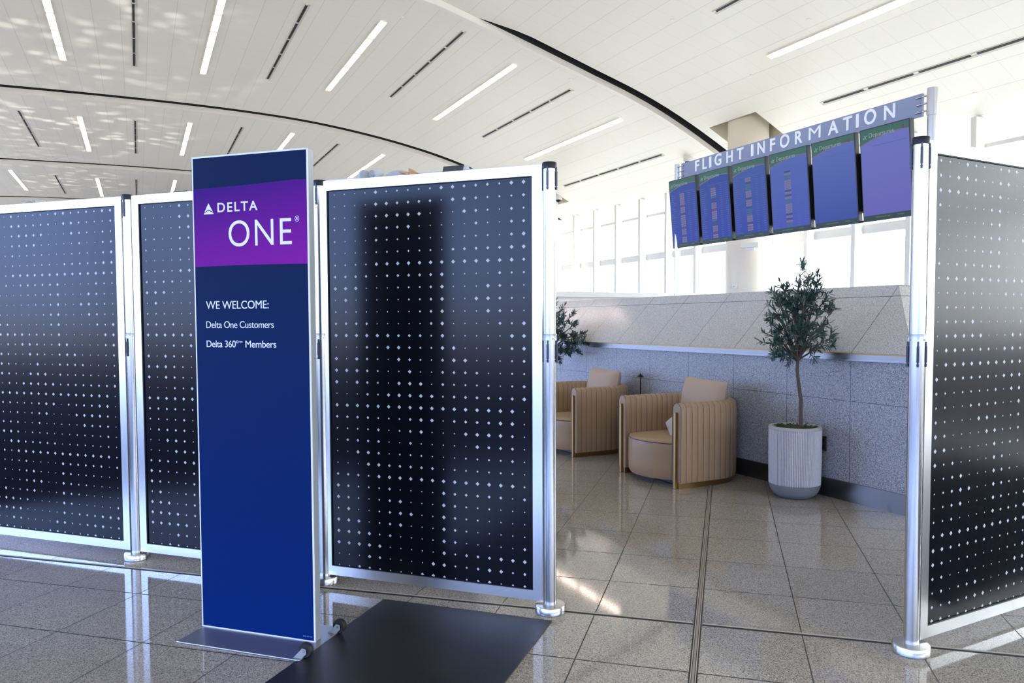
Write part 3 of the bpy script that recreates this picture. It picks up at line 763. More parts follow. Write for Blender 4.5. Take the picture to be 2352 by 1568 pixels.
part('print_code', mat('pale_blue_print', (0.10, 0.20, 0.45, 1), 0.6), sg, lambda bm: [bm_box(bm, (0.545 + 0.0042 * i + 0.003 * (i > 3) + 0.003 * (i > 6), -0.0040, 0.030), (0.0026, 0.0008, 0.005)) for i in range(10)])
part('base_plate', MT['plate'], sg, lambda bm: bm_box(bm, (0.325, 0.0, 0.004), (0.636, 0.36, 0.008)), bevel=0.003)
for yy_ in (-0.145, 0.125):
    wv = part('wheel', MT['rubber'], sg, lambda bm: bm_lathe(bm, [(0.012, -0.012), (0.028, -0.013), (0.031, -0.009), (0.031, 0.009), (0.028, 0.013), (0.012, 0.012)], seg=32))
    wv.location = (0.652, yy_, 0.040); wv.rotation_euler = (PI / 2, 0, 0)
    part('axle', MT['steel'], wv, lambda bm: bm_tube(bm, [(0, 0, -0.022), (0, 0, 0.022)], 0.006, 12))
    def bracket(bm):
        for s_ in (-1, 1):
            bm_prism(bm, [(-0.045, -0.028), (-0.012, -0.033), (0.012, -0.010), (0.010, 0.010), (-0.008, 0.012)], (0.652, yy_ + s_ * 0.0185 + (0.0015 if s_ > 0 else 0), 0.040), (1, 0, 0), (0, 0, 1), 0.002)
        bm_box(bm, (0.622, yy_, 0.010), (0.040, 0.040, 0.003))
    part('wheel_bracket', MT['satin'], sg, bracket)

# ------------------------------------------------------------------ doormat
md = Vector((0.7057, -0.7085, 0)); MAZ = math.atan2(md.y, md.x)
dm = part('doormat', MT['mat'], None, lambda bm: [bm_box(bm, (0.4465, -1.1, 0.003), (0.893, 2.2, 0.006))], bevel=0.002)
dm.location = (1.095, 3.765, 0); dm.rotation_euler = (0, 0, MAZ)
tag(dm, 'Black ribbed rubber mat lying on the tiles beside the welcome sign', 'mat')

# ------------------------------------------------------------------ armchairs (front towards local -y)
def u_path(hw, depth, n):
    """plan of the shell centre line, from the +x arm front round the back"""
    st = depth - hw; L = 2 * st + PI * hw; out = []
    for i in range(n + 1):
        s_ = L * i / n
        if s_ <= st: out.append(((hw, s_), (1, 0)))
        elif s_ >= st + PI * hw: q = s_ - st - PI * hw; out.append(((-hw, st - q), (-1, 0)))
        else:
            a = (s_ - st) / hw; out.append(((hw * math.cos(a), st + hw * math.sin(a)), (math.cos(a), math.sin(a))))
    return out, L
def make_chair(label, loc):
    t_ = thing('armchair', label, 'armchair', loc, -PI / 2, 'tub armchairs along the granite barrier')
    NCH = 34; n = NCH * 8
    path, L = u_path(0.405, 0.80, n)
    def shell(bm):
        th = 0.060; z0, z1 = 0.050, 0.725
        prev = None; first = last = None
        for i, ((px, py), (nx, ny)) in enumerate(path):
            f = (i % 8) / 8; g = abs(math.sin(PI * i / 8)); pf = 0.0045 * (g ** 0.5) if 0 < i < n else 0.003
            T = th - 0.006 + pf
            sec = [(T * 0.88, z0), (T, z0 + 0.03), (T, z0 + 0.2), (T, 0.42), (T, 0.60)]
            for a in range(1, 8):
                an = PI * a / 8; sec.append((T * math.cos(an), z1 - 0.062 + (0.062 - 0.006 + pf) * math.sin(an)))
            sec += [(-T, 0.60), (-T, 0.42), (-T, z0 + 0.2), (-T, z0 + 0.03), (-T * 0.88, z0)]
            ring = [bm.verts.new((px + nx * a, py + ny * a, z)) for a, z in sec]
            if prev:
                for k in range(len(ring) - 1):
                    bm.faces.new((prev[k], prev[k + 1], ring[k + 1], ring[k])).smooth = True
                bm.faces.new((prev[-1], prev[0], ring[0], ring[-1]))
            else: first = ring
            prev = ring
        bm.faces.new(first); bm.faces.new(prev)
    part('tub_shell', MT['leather'], t_, shell)
    for s_ in (-1, 1):
        def welts(bm):
            pts = [(s_ * 0.405 + 0.058, -0.001, 0.06), (s_ * 0.405 + 0.058, -0.001, 0.62)] + [(s_ * 0.405 + 0.058 * math.cos(PI * a / 12), -0.001, 0.663 + 0.062 * math.sin(PI * a / 12)) for a in range(13)] + [(s_ * 0.405 - 0.058, -0.001, 0.62), (s_ * 0.405 - 0.058, -0.001, 0.06)]
            bm_tube(bm, pts, 0.0028, 8)
        part('arm_welt', MT['piping'], t_, welts)
    def seams(bm):
        for i in range(8, n, 8):
            (px, py), (nx, ny) = path[i]; T = 0.0552
            pts = [(T, 0.055), (T, 0.30), (T, 0.60)] + [(T * math.cos(PI * a / 8), 0.663 + 0.0566 * math.sin(PI * a / 8)) for a in range(1, 8)] + [(-T, 0.60), (-T, 0.30)]
            bm_tube(bm, [(px + nx * a, py + ny * a, z) for a, z in pts], 0.0017, 5)
    part('channel_seam', MT['piping'], t_, seams)
    # seat block with bowed front
    def outline(k=1.0, grow=0.0):
        pts = []
        for a in range(25):
            u = -1 + 2 * a / 24; pts.append((u * (0.338 + grow), 0.03 - (0.135 + grow) * (1 - abs(u) ** 2.2)))
        for a in range(1, 12):
            an = PI * a / 12; pts.append(((0.338 + grow) * math.cos(an), 0.385 + (0.33) * math.sin(an)))
        return pts
    def seat(bm):
        O = outline(); c = (0, 0.28)
        def ring(k, z, dz=0.0): return [bm.verts.new((c[0] + (p[0] - c[0]) * k, c[1] + (p[1] - c[1]) * k, z)) for p in O]
        rs = [ring(0.965, 0.052), ring(0.995, 0.075), ring(1.0, 0.15), ring(1.0, 0.28), ring(0.998, 0.352), ring(0.99, 0.366), ring(0.95, 0.378), ring(0.85, 0.388), ring(0.6, 0.398), ring(0.3, 0.403)]
        for a, b in zip(rs, rs[1:]):
            for k in range(len(a)):
                bm.faces.new((a[k], a[(k + 1) % len(a)], b[(k + 1) % len(a)], b[k])).smooth = True
        bm.faces.new(rs[0]); bm.faces.new(rs[-1])
    part('seat', MT['leather'], t_, seat)
    def seatpipe(bm):
        O = outline()[:25]; bm_tube(bm, [(p[0], 0.28 + (p[1] - 0.28) * 1.0, 0.367) for p in O], 0.0042, 8)
    part('seat_piping', MT['piping'], t_, seatpipe)
    for s_ in (-1, 1):
        def leg(bm):
            pts = [(-0.012, 0), (0.012, 0)] + [(0.012, 0.634)] + [(0.012 * math.cos(PI * a / 8), 0.634 + 0.012 * math.sin(PI * a / 8)) for a in range(1, 8)] + [(-0.012, 0.634)]
            bm_prism(bm, pts, (s_ * 0.405, 0.004, 0), (1, 0, 0), (0, 0, 1), 0.026)
        part('leg', MT['bronze'], t_, leg, bevel=0.003)
    def plinth(bm):
        prev = None
        for i in range(0, n + 1, 4):
            (px, py), (nx, ny) = path[i]
            ring = [bm.verts.new((px + nx * a, py + ny * a, z)) for a, z in ((0.030, 0.0), (0.030, 0.055), (-0.045, 0.055), (-0.045, 0.0))]
            if prev:
                for k in range(4): bm.faces.new((prev[k], prev[(k + 1) % 4], ring[(k + 1) % 4], ring[k]))
            else: bm.faces.new(ring)
            prev = ring
        bm.faces.new(prev)
        bm_box(bm, (0, 0.34, 0.03), (0.60, 0.50, 0.05), mi=1)
    part('plinth', [MT['bronze'], MT['black']], t_, plinth)
    return t_
ch1 = make_chair('Taupe channelled tub armchair standing next to the potted olive tree', (4.055, 5.587, 0))
ch2 = copy_tree(ch1); ch2.location = (4.053, 7.28, 0); ch2['label'] = 'Taupe channelled tub armchair partly hidden by the tall steel post'

def pillow_mesh(bm, w, h, th, seed=1, n=18):
    rnd = random.Random(seed); ph = [rnd.uniform(0, 6) for _ in range(4)]
    g = {}
    for s_ in (1, -1):
        for i in range(n + 1):
            for j in range(n + 1):
                u, v = -1 + 2 * i / n, -1 + 2 * j / n
                edge = i in (0, n) or j in (0, n)
                if edge and s_ == -1: g[(s_, i, j)] = g[(1, i, j)]; continue
                k = max(0.0, (1 - abs(u) ** 3.2) * (1 - abs(v) ** 3.2)) ** 0.45
                x = w / 2 * u * (1 - 0.035 * (1 - v * v)) ; z = h / 2 * v * (1 - 0.035 * (1 - u * u))
                cr = 0.006 * math.sin(7 * u + 3 * v + ph[0]) * (abs(u) ** 2) + 0.005 * math.sin(8 * v - 4 * u + ph[1]) * abs(v) ** 2 + 0.006 * math.sin(5 * (u + v) + ph[2]) * k
                g[(s_, i, j)] = bm.verts.new((x, s_ * (th / 2 * k + (cr * k)), z + 0.006 * math.sin(3 * u + ph[3]) * k))
        for i in range(n):
            for j in range(n):
                f = bm.faces.new((g[(s_, i, j)], g[(s_, i + 1, j)], g[(s_, i + 1, j + 1)], g[(s_, i, j + 1)])); f.smooth = True
def pillow(name, label, m, loc, rot, w, h, th, seed, group):
    o = part(name, m, None, lambda bm: pillow_mesh(bm, w, h, th, seed)); o.location = loc; o.rotation_euler = rot
    bm = None
    return tag(o, label, 'cushion', group)
for cy_, tag_, sd in ((5.587, 'the armchair next to the potted olive tree', 3), (7.28, 'the armchair partly hidden by the steel post', 5)):
    pillow('back_cushion', 'Large beige back cushion in ' + tag_, MT['linen'], (4.645, cy_ - 0.03, 0.655), (math.radians(-9), math.radians(2), math.radians(-90)), 0.56, 0.46, 0.21, sd, 'back cushions')
    pillow('lumbar_cushion', 'Small cream cushion inside ' + tag_, MT['linen2'], (4.33, cy_ - 0.145, 0.495), (math.radians(-38), math.radians(-38), math.radians(-58)), 0.33, 0.30, 0.12, sd + 7, 'lumbar cushions')

# side table and lamp between the chairs
t_ = thing('side_table', 'Small round white-topped side table between the two taupe armchairs', 'side table', (4.62, 6.44, 0))
part('table_top', MT['tabletop'], t_, lambda bm: bm_lathe(bm, [(0.225, 0.487), (0.24, 0.492), (0.24, 0.508), (0.23, 0.512)], seg=48))
part('pedestal', MT['black'], t_, lambda bm: bm_lathe(bm, [(0.13, 0.0), (0.13, 0.012), (0.03, 0.03), (0.028, 0.38), (0.19, 0.487)], seg=40))
t_ = thing('table_lamp', 'Slim black table lamp with a tiny cone shade on the side table', 'table lamp', (4.62, 6.50, 0.512))
part('base', MT['black'], t_, lambda bm: bm_lathe(bm, [(0.05, 0), (0.05, 0.012), (0.01, 0.016)], seg=28))
part('stem', MT['black'], t_, lambda bm: bm_tube(bm, [(0, 0, 0.01), (0, 0, 0.34)], 0.0055, 12))
part('lamp_shade', MT['black'], t_, lambda bm: bm_lathe(bm, [(0.034, 0.328), (0.034, 0.332), (0.004, 0.362), (0.003, 0.368)], seg=28))
# outlet on the barrier
t_ = thing('power_outlet', 'Dark power outlet on the granite barrier just behind the ribbed planter', 'power outlet', (4.97, 4.465, 0.42), -PI / 2)
part('cover_plate', MT['dirtysteel'], t_, lambda bm: bm_box(bm, (0, -0.004, 0), (0.075, 0.008, 0.12)), bevel=0.002)
for s_ in (-1, 1): part('socket', MT['black'], t_, lambda bm: bm_box(bm, (0, -0.009, s_ * 0.027), (0.034, 0.004, 0.030)))

# ------------------------------------------------------------------ planters with olive trees
def make_tree(label, plabel, loc, seed, tips, trunk_pts, h_scale=1.0, n_leaf=2900):
    t_ = thing('potted_olive_tree', label, 'potted tree', loc, 0, 'potted olive trees along the granite barrier')
    seg = 384
    def potwall(bm):
        bm_lathe(bm, [(0.198, 0.105), (0.199, 0.12), (0.203, 0.35), (0.203, 0.545), (0.203, 0.555)], seg=seg, wob=lambda k, z: -0.0045 * (k % 4 in (0, 3)), smooth=False)
        for f in bm.faces:
            c_ = f.calc_center_median()
            if len(f.verts) == 4 and int(math.floor((math.atan2(c_.y, c_.x) % (2 * PI)) / (2 * PI) * seg)) % 4 == 3: f.material_index = 1
    part('pot', [MT['ribbed'], MT['groove']], t_, potwall)
    part('pot_foot', MT['concrete'], t_, lambda bm: bm_lathe(bm, [(0.11, 0.0), (0.135, 0.006), (0.165, 0.028), (0.185, 0.058), (0.197, 0.092), (0.200, 0.112)], seg=64))
    part('pot_rim', MT['pot_in'], t_, lambda bm: bm_lathe(bm, [(0.204, 0.548), (0.204, 0.566), (0.200, 0.571), (0.176, 0.571), (0.172, 0.566), (0.172, 0.50)], seg=64))
    rnd = random.Random(seed)
    def moss(bm):
        n = 26; vs = {}
        for i in range(n):
            for k in range(36):
                r = 0.173 * i / (n - 1); a = 2 * PI * k / 36
                vs[(i, k)] = bm.verts.new((r * math.cos(a), r * math.sin(a), 0.552 + 0.018 * (1 - (i / (n - 1)) ** 2) + rnd.uniform(-0.006, 0.006)))
        for i in range(n - 1):
            for k in range(36): bm.faces.new((vs[(i, k)], vs[(i, (k + 1) % 36)], vs[(i + 1, (k + 1) % 36)], vs[(i + 1, k)]))
        # chunky moss tufts
        for _ in range(140):
            a, r = rnd.uniform(0, 2 * PI), 0.165 * math.sqrt(rnd.random()); s_ = rnd.uniform(0.005, 0.012)
            bm_box(bm, (r * math.cos(a), r * math.sin(a), 0.568), (s_, s_, s_), Euler((rnd.random(), rnd.random(), rnd.random())).to_matrix())
    part('moss', MT['moss'], t_, moss)
    tp = [Vector(p) for p in trunk_pts]; fork = tp[-1]
    twigs = []
    def wood(bm):
        n = len(tp); bm_tube(bm, tp, [0.0165 - 0.005 * i / (n - 1) for i in range(n)], 12)
        bm_tube(bm, [tp[0], tp[0] + Vector((0.01, -0.02, 0.03)), tp[0] + Vector((0.03, -0.045, 0.055))], [0.010, 0.008, 0.004], 8)
        for tip in tips:
            tip = Vector(tip); st = tp[-1 - rnd.randint(0, 1)]
            d = tip - st; mid = st + d * 0.45 + Vector((rnd.uniform(-.03, .03), rnd.uniform(-.03, .03), 0.03 + 0.05 * rnd.random())); m2 = st + d * 0.78 + Vector((rnd.uniform(-.02, .02), rnd.uniform(-.02, .02), 0.02))
            pts = [st, st + (mid - st) * 0.5 + Vector((0, 0, -0.01)), mid, m2, tip]
            bm_tube(bm, pts, [0.0085, 0.0070, 0.0052, 0.0036, 0.0018], 7)
            twigs.append((mid, m2)); twigs.append((m2, tip)); twigs.append((m2, tip))
            for _ in range(4):
                b0 = mid + (tip - mid) * rnd.uniform(0.0, 0.85)
                dv = Vector((rnd.gauss(0, 1), rnd.gauss(0, 1), rnd.gauss(0.25, 0.7))).normalized() * rnd.uniform(0.06, 0.12)
                bm_tube(bm, [b0, b0 + dv * 0.5 + Vector((0, 0, 0.008)), b0 + dv], [0.0030, 0.0022, 0.0012], 5)
                twigs.append((b0, b0 + dv)); twigs.append((b0 + dv * 0.3, b0 + dv))
    part('trunk', MT['bark'], t_, wood)
    def foliage(bm):
        for _ in range(n_leaf):
            a, b = twigs[rnd.randrange(len(twigs))]; f = rnd.uniform(0.15, 1.02); p = a + (b - a) * f
            ax = (b - a).normalized()
            sd = ax.cross(Vector((rnd.gauss(0, 1), rnd.gauss(0, 1), rnd.gauss(0, 1)))).normalized()
            dv = (ax * rnd.uniform(0.35, 1.0) + sd * rnd.uniform(0.45, 1.0) + Vector((0, 0, rnd.uniform(-0.15, 0.30)))).normalized()
            L = rnd.uniform(0.042, 0.068); wd_ = L * rnd.uniform(0.088, 0.118)
            sv = dv.cross(Vector((rnd.gauss(0, .5), rnd.gauss(0, .5), 1))).normalized(); up_ = sv.cross(dv)
            mi = 1 if rnd.random() < 0.22 else 0
            dr = -up_ * L * rnd.uniform(0.0, 0.10)
            c0, c1, c2, c3 = p, p + dv * L * 0.36 + dr * 0.12, p + dv * L * 0.78 + dr * 0.6, p + dv * L + dr
            V = bm.verts.new
            v0 = V(c0); l1, r1 = V(c1 - sv * wd_ + up_ * wd_ * 0.25), V(c1 + sv * wd_ + up_ * wd_ * 0.25); l2, r2_ = V(c2 - sv * wd_ * 0.78 + up_ * wd_ * 0.22), V(c2 + sv * wd_ * 0.78 + up_ * wd_ * 0.22); v3 = V(c3); m1, m2 = V(c1), V(c2)
            for q in ((v0, m1, l1), (v0, r1, m1), (l1, m1, m2, l2), (m1, r1, r2_, m2), (l2, m2, v3), (m2, r2_, v3)):
                fc = bm.faces.new(q); fc.material_index = mi
    bm = bmesh.new(); foliage(bm); me = D.meshes.new('foliage'); bm.to_mesh(me); bm.free()
    me.materials.append(MT['leaf']); me.materials.append(MT['leafback'])
    fo = D.objects.new('foliage', me); COL.objects.link(fo); fo.parent = t_
    return t_
# branch tips given in the tree's own frame: s = sideways as seen from the hall, q = depth, z = height
SV = Vector((0.692, -0.722, 0)); QV = Vector((0.722, 0.692, 0))
def tip(s_, q, z): return tuple(SV * s_ * 1.12 + QV * q * 1.15 + Vector((0, 0, z)))
T1 = [tip(-0.17, 0.0, 1.12), tip(0.13, -0.05, 1.10), tip(-0.05, -0.1, 1.07), tip(0.15, 0.0, 1.76), tip(0.09, 0.04, 1.79), tip(-0.12, 0.03, 1.73), tip(-0.16, -0.02, 1.65), tip(0.16, 0.03, 1.67), tip(0.20, -0.02, 1.59), tip(-0.19, 0.04, 1.55), tip(0.02, -0.05, 1.72), tip(0.03, 0.0, 1.87), tip(0.00, 0.06, 1.74), tip(0.10, -0.04, 1.78), tip(0.13, 0.05, 1.72), tip(-0.10, 0.02, 1.70), tip(-0.14, -0.08, 1.60), tip(-0.09, 0.10, 1.58), tip(0.03, -0.10, 1.60), tip(0.10, 0.12, 1.60),
      tip(-0.20, 0.0, 1.44), tip(-0.24, 0.05, 1.32), tip(-0.25, -0.06, 1.25), tip(-0.16, -0.13, 1.24), tip(-0.12, 0.08, 1.36), tip(0.05, -0.15, 1.38), tip(0.16, -0.05, 1.46), tip(0.25, 0.0, 1.50), tip(0.20, 0.10, 1.40), tip(0.16, -0.10, 1.30), tip(0.24, -0.02, 1.27), tip(0.06, 0.14, 1.42), tip(0.0, 0.0, 1.50), tip(-0.05, -0.14, 1.34), tip(-0.10, -0.05, 1.12), tip(0.10, 0.02, 1.20)]
TR1 = [tip(0.040, 0, 0.545), tip(0.035, 0, 0.68), tip(0.036, 0.005, 0.78), tip(0.018, 0, 0.92), tip(0.008, 0, 1.02), tip(0.012, 0, 1.10), tip(0.02, 0, 1.2)]
make_tree('Olive tree in a whitewashed ribbed planter standing clear of the armchairs', '', (4.725, 4.530, 0), 11, T1, TR1)
T2 = [tip(s_ * 1.42, q_ * 1.2, z_ * 0.93) for s_, q_, z_ in [(0.04, 0, 1.80), (-0.1, 0.05, 1.74), (0.10, 0.0, 1.72), (0.18, 0.05, 1.62), (0.12, -0.08, 1.56), (0.22, -0.03, 1.50), (0.26, 0.05, 1.36), (0.25, -0.06, 1.28), (0.20, 0.06, 1.22), (0.13, -0.1, 1.34), (0.05, 0.1, 1.5), (-0.15, 0, 1.55), (-0.22, 0.02, 1.4), (-0.2, -0.05, 1.27), (-0.05, -0.12, 1.35), (0.16, 0.0, 1.08), (0.10, -0.04, 1.02), (0.24, -0.03, 1.12), (0.27, 0.0, 1.22), (0.22, -0.05, 1.16), (0.07, -0.1, 1.2), (0.0, 0.0, 1.45)]]
make_tree('Olive tree half hidden by the tall steel post, behind the far armchair', '', (4.62, 8.42, 0), 23, T2, [tip(0, 0, 0.545), tip(0.02, 0, 0.7), tip(-0.01, 0, 0.85), tip(0.0, 0, 0.98), tip(0.01, 0, 1.08)], n_leaf=3000)

# ------------------------------------------------------------------ flight information board
FX = 8.0
fb = thing('flight_information_board', 'Grey overhead board of raised white letters between two steel posts beyond the barrier', 'sign', (FX, 8.0, 0), -PI / 2)
# local x runs towards the photograph's right (world -Y), local -y faces the hall (world -X)
def lx(yw): return 8.0 - yw
for yw, sleeve in ((10.235, False), (5.748, True)):
    po = part('post', MT['steel'], fb, lambda bm: bm_tube(bm, [(lx(yw), 0.0, 0.0), (lx(yw), 0.0, 3.965)], 0.048, 32))
    if sleeve: part('sleeve', MT['steel'], po, lambda bm: bm_tube(bm, [(lx(yw), 0, 3.685), (lx(yw), 0, 3.985)], 0.056, 32))
part('signboard', MT['signblue'], fb, lambda bm: bm_box(bm, ((lx(10.125) + lx(5.86)) / 2, 0.0, 3.828), (10.125 - 5.86, 0.035, 0.255)), bevel=0.002)
for yw in (5.83, 10.155):
    for z in (3.912, 3.828, 3.745):
        s_ = -1 if yw < 8 else 1
        part('bracket_pin', MT['steel'], fb, lambda bm: bm_tube(bm, [(lx(yw + s_ * -0.10), -0.028, z), (lx(yw - 0.04 if yw < 8 else yw + 0.05), -0.028, z)], 0.010, 12))
LETTERS = [('F', 9.766, 9.666), ('L', 9.591, 9.487), ('I', 9.435, 9.386), ('G', 9.309, 9.159), ('H', 9.049, 8.913), ('T', 8.826, 8.689), ('I', 8.536, 8.486), ('N', 8.407, 8.264), ('F', 8.164, 8.07), ('O', 7.982, 7.812), ('R', 7.712, 7.582), ('M', 7.476, 7.283), ('A', 7.164, 7.001), ('T', 6.931, 6.798), ('I', 6.738, 6.697), ('O', 6.62, 6.451), ('N', 6.343, 6.197)]
for ch_, ya_, yb_ in LETTERS:
    h_ = 0.172 if ch_ in 'OG' else 0.163
    part('raised_letter', MT['bright_letter'], fb, lambda bm: bm_text(bm, ch_, (lx(ya_), -0.018, 3.770), (1, 0, 0), ya_ - yb_, h_, bold=0.0 if ch_ == 'M' else 0.022, thick=0.020))
part('mounting_rail', MT['screencase'], fb, lambda bm: [bm_box(bm, (lx(8.22), 0.06, 3.10), (3.9, 0.05, 0.72)), bm_box(bm, (lx(8.22), 0.10, 2.76), (4.2, 0.05, 0.05))])

def monitor(i, yl, rows, label, blue_top, blue_bot):
    w, h = 0.675, 1.095
    t_ = thing('departures_monitor', label, 'monitor', (7.925, yl - w / 2, 3.145), -PI / 2, 'departures monitors')
    t_.rotation_euler = Euler((0, 0, -PI / 2)).to_matrix().to_4x4().to_euler()
    t_.rotation_euler = (Matrix.Rotation(-PI / 2, 3, 'Z') @ Matrix.Rotation(math.radians(5.2), 3, 'X')).to_euler()
    part('casing', MT['screencase'], t_, lambda bm: [bm_box(bm, (0, 0.035, 0), (w, 0.07, h)), bm_box(bm, (0.0, 0.085, -0.05), (w * 0.7, 0.04, h * 0.6))], bevel=0.004)
    part('mounting_knob', MT['black'], t_, lambda bm: [bm_tube(bm, [(w / 2 - 0.02, 0.05, -h / 2 + 0.02), (w / 2 + 0.03, 0.05, -h / 2 + 0.015)], 0.008, 10), bm_tube(bm, [(w / 2 + 0.02, 0.05, -h / 2 + 0.015), (w / 2 + 0.035, 0.05, -h / 2 + 0.015)], 0.014, 10)])
    hw, hh = w / 2 - 0.014, h / 2 - 0.014
    mb, tt, bb = new_mat('screen_blue_%d' % i)
    tc_ = tt.nodes.new('ShaderNodeTexCoord'); sx = tt.nodes.new('ShaderNodeSeparateXYZ'); tt.links.new(tc_.outputs['Object'], sx.inputs[0])
    mr_ = tt.nodes.new('ShaderNodeMapRange'); mr_.inputs[1].default_value = -hh; mr_.inputs[2].default_value = hh; tt.links.new(sx.outputs[2], mr_.inputs[0])
    c_ = mixc(tt, mr_.outputs[0], blue_bot, blue_top); tt.links.new(c_, bb.inputs['Emission Color']); bb.inputs['Emission Strength'].default_value = 0.62 if i < 3 else 0.68; bb.inputs['Specular IOR Level'].default_value = 0.12
    bb.inputs['Base Color'].default_value = (0.003, 0.004, 0.010, 1); bb.inputs['Roughness'].default_value = 0.3
    def disp(bm):
        q = lambda x0, z0, x1, z1, y_, mi: setattr(bm.faces.new([bm.verts.new(p) for p in ((x0, y_, z0), (x1, y_, z0), (x1, y_, z1), (x0, y_, z1))]), 'material_index', mi)
        q(-hw, -hh, hw, hh, -0.001, 0)
        n = 20                                       # green header with arched lower edge
        arc = [(-hw + 2 * hw * a / n, hh - 0.165 + 0.090 * math.sin(PI * 0.66 * a / n)) for a in range(n + 1)]
        for a in range(n):
            (xa, za), (xb, zb) = arc[a], arc[a + 1]
            f = bm.faces.new([bm.verts.new(p) for p in ((xa, -0.002, za), (xb, -0.002, zb), (xb, -0.002, hh), (xa, -0.002, hh))]); f.material_index = 1
            f = bm.faces.new([bm.verts.new(p) for p in ((xa, -0.0025, za - 0.014), (xb, -0.0025, zb - 0.014), (xb, -0.0025, zb), (xa, -0.0025, za))]); f.material_index = 2
        q(-hw, -hh, hw, -hh + 0.055, -0.002, 3)
        q(-0.16, -hh + 0.022, 0.04, -hh + 0.034, -0.0025, 8); q(0.14, -hh + 0.022, 0.22, -hh + 0.034, -0.0025, 8)
        rnd = random.Random(40 + i)
        q(-hw * 0.5, hh - 0.205, hw * 0.9, hh - 0.200, -0.0022, 4)
        if rows:
            z_top, z_bot = hh - 0.235, -hh + 0.075; nr = 25
            for r_ in range(nr):
                z = z_top - (z_top - z_bot) * r_ / (nr - 1)
                if r_ >= rows[0]:
                    k = rows[1][(r_ * 7 + i * 3) % len(rows[1])]
                    q(-0.075, z - 0.011, 0.035, z + 0.011, -0.0022, k)
                    if k == 5: q(-0.065, z - 0.003, 0.025, z + 0.003, -0.0026, 7)
                q(-hw + 0.02, z - 0.004, -hw + rnd.uniform(0.08, 0.15), z + 0.004, -0.0022, 4)
                q(0.12, z - 0.004, 0.17, z + 0.004, -0.0022, 4); q(hw - 0.075, z - 0.004, hw - 0.02, z + 0.004, -0.0022, 4)
    part('display', [mb, MT['d_green'], MT['d_arc'], MT['d_foot'], MT['d_line'], MT['d_tan'], MT['d_red'], MT['d_dark'], MT['d_olive'], MT['d_teal']], t_, disp)
    def head(bm):
        bm_text(bm, 'Departures', (-0.205, -0.003, hh - 0.098), (1, 0, 0), 0.335, 0.052, thick=0.0006)
        px, pz = -0.262, hh - 0.085                 # little aeroplane pictogram
        for (a, b, wd_) in (((-0.025, -0.018), (0.030, 0.020), 0.008), ((-0.006, 0.026), (0.006, -0.004), 0.008), ((0.022, -0.024), (0.000, 0.002), 0.008), ((-0.026, 0.004), (-0.018, -0.013), 0.005), ((-0.008, -0.026), (-0.018, -0.013), 0.005)):
            d = Vector((b[0] - a[0], b[1] - a[1])); nn = Vector((-d.y, d.x)).normalized() * wd_ / 2
            bm_prism(bm, [(px + a[0] + nn.x, pz + a[1] + nn.y), (px + b[0] + nn.x, pz + b[1] + nn.y), (px + b[0] - nn.x, pz + b[1] - nn.y), (px + a[0] - nn.x, pz + a[1] - nn.y)], (0, -0.003, 0), (1, 0, 0), (0, 0, 1), 0.0006)
    part('heading', MT['d_text'], t_, head)
    if i >= 4:
        part('corner_mark', MT['d_red'], t_, lambda bm: bm_prism(bm, [(0.215, hh - 0.07), (0.262, hh - 0.085), (0.262, hh - 0.03)], (0, -0.003, 0), (1, 0, 0), (0, 0, 1), 0.0006))
B1, B2 = srgb(56, 80, 160), srgb(50, 70, 176)
MON = [((0, [5, 5, 5, 5, 7, 5, 5, 5, 5, 6, 5]), 'monitor first from the slim post, with a long column of tan chips'), ((0, [5, 7, 5, 6, 5, 9, 5, 5, 7, 5, 5]), 'monitor second from the slim post, with two rust-red chips'),
       ((0, [5, 9, 5, 7, 5, 9, 5, 5, 9, 7, 5]), 'monitor third from the slim post, with teal and tan chips'), ((1, [9, 5, 7, 5, 5, 5, 7, 9, 5, 5]), 'monitor fourth from the slim post, the last with listed rows'),
       (None, 'monitor fifth from the slim post, plain blue with an empty list'), (None, 'monitor sixth from the slim post, plain violet blue, next to the thick post')]
for i, (rows, lab) in enumerate(MON):
    tb = [(B1, B2), (B1, B2), (srgb(72, 98, 170), B2), (srgb(86, 106, 180), srgb(70, 84, 184)), (srgb(96, 112, 186), srgb(58, 78, 164)), (srgb(112, 118, 194), srgb(104, 100, 186))][i]
    monitor(i, 10.315 - 0.742 * i, rows, 'Departures ' + lab, *tb)

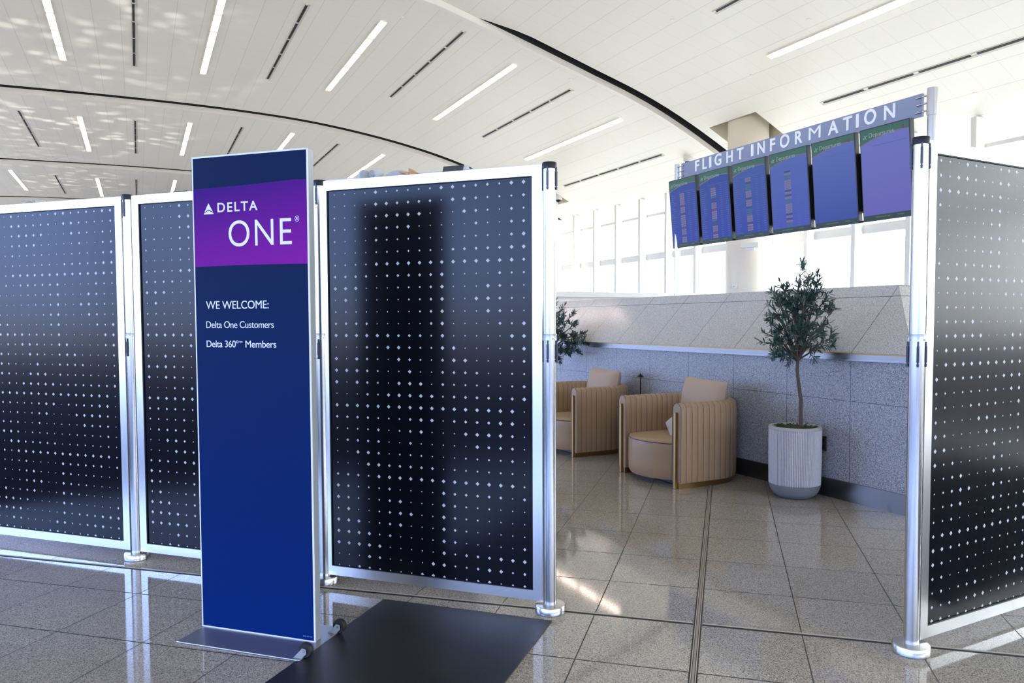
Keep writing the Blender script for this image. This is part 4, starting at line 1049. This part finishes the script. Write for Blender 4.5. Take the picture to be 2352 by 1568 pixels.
# ------------------------------------------------------------------ kiosks just behind the dotted panels, only their tops show
KP = PB - NN * 0.62
def kiosk(label, t0, t1, zt, podts, wedge, slab_, arch, ribbon):
    k_ = thing('boarding_kiosk', label, 'kiosk', (KP.x, KP.y, 0), AZ, 'kiosks behind the dotted panels')
    part('body', MT['board'], k_, lambda bm: [bm_box(bm, ((t0 + t1) / 2, 0.14, (zt + 0.08) / 2), (t1 - t0, 0.22, zt - 0.08)), bm_box(bm, ((t0 + t1) / 2, 0.14, zt + 0.006), (t1 - t0 + 0.02, 0.24, 0.012))], bevel=0.004)
    for x in (t0 + 0.1, t1 - 0.1): part('foot', MT['black'], k_, lambda bm: bm_box(bm, (x, 0.14, 0.041), (0.09, 0.2, 0.082)))
    for x in podts:
        po = part('privacy_pod', MT['pod'], k_, lambda bm: bm_lathe(bm, [(0.026, -0.038), (0.036, -0.030), (0.041, -0.008), (0.041, 0.010), (0.034, 0.030), (0.018, 0.040)], seg=32))
        po.location = (x, 0.02, zt + 0.014); po.rotation_euler = (PI / 2, 0, math.radians(35 if x == podts[0] else -30))
        part('felt_face', MT['podface'], po, lambda bm: bm_lathe(bm, [(0.030, 0.034), (0.028, 0.043), (0.012, 0.046)], seg=28))
    part('pod_hinge', MT['black'], k_, lambda bm: bm_box(bm, (sum(podts) / 2, 0.04, zt + 0.002), (0.045, 0.03, 0.035)), bevel=0.006)
    def arch_(bm):
        n = 16; a0, a1, hgt = arch
        pts = [(a0 + (a1 - a0) * i / n, zt - 0.02 + hgt * math.sin(PI * i / n) ** 0.8) for i in range(n + 1)]
        bm_prism(bm, [(a0, zt - 0.06)] + pts + [(a1, zt - 0.06)], (0, 0.06, 0), (1, 0, 0), (0, 0, 1), 0.05)
    part('curved_shell', MT['greygreen'], k_, arch_)
    w0, w1, wh = wedge
    part('wood_wedge', MT['wood'], k_, lambda bm: [bm_prism(bm, [(w0 + 0.045, zt - 0.05), (w1, zt - 0.05), (w1, zt - 0.02), (w0 + 0.05, zt + wh + 0.012)], (0, 0.02, 0), (1, 0, 0), (0, 0, 1), 0.06), bm_prism(bm, [(w0 - 0.01, zt + 0.016), (w0 + 0.05, zt + 0.002), (w0 + 0.05, zt - 0.010), (w0 - 0.01, zt + 0.006)], (0, 0.0, 0), (1, 0, 0), (0, 0, 1), 0.05)])
    s0, s1 = slab_
    part('screen_back', [MT['darkgrey'], MT['pod']], k_, lambda bm: [bm_box(bm, ((s0 + s1) / 2, 0.03, zt + 0.008), (s1 - s0, 0.05, 0.040), Matrix.Rotation(math.radians(-25), 3, 'X')), bm_box(bm, (s1 + 0.012, 0.035, zt + 0.008), (0.026, 0.05, 0.038), Matrix.Rotation(math.radians(-25), 3, 'X'), 1)], bevel=0.004)
    if ribbon: part('fabric_ribbon', MT['podface'], k_, lambda bm: bm_prism(bm, [(ribbon[0], zt - 0.05), (ribbon[0] + 0.1, zt - 0.016), ((ribbon[0] + ribbon[1]) / 2, zt + 0.006), (ribbon[1], zt + 0.012), (ribbon[1] + 0.1, zt - 0.01), (ribbon[1], zt - 0.05)], (0, -0.01, 0), (1, 0, 0), (0, 0, 1), 0.03))
kiosk('Pale kiosk top with two round pods, showing over the dotted panel beside the sign', -0.46, 0.62, 2.298, (-0.107, -0.018), (0.18, 0.305, 0.018), (0.43, 0.56), (0.0, 0.26, 0.055), None)
kiosk('Pale kiosk top with two round pods, showing over the dotted panel farthest from the opening', -3.45, -1.28, 2.276, (-2.945, -2.850), (-2.22, -2.085, 0.006), (-1.60, -1.48), (-1.48, -1.30, 0.045), (-2.76, -2.36))
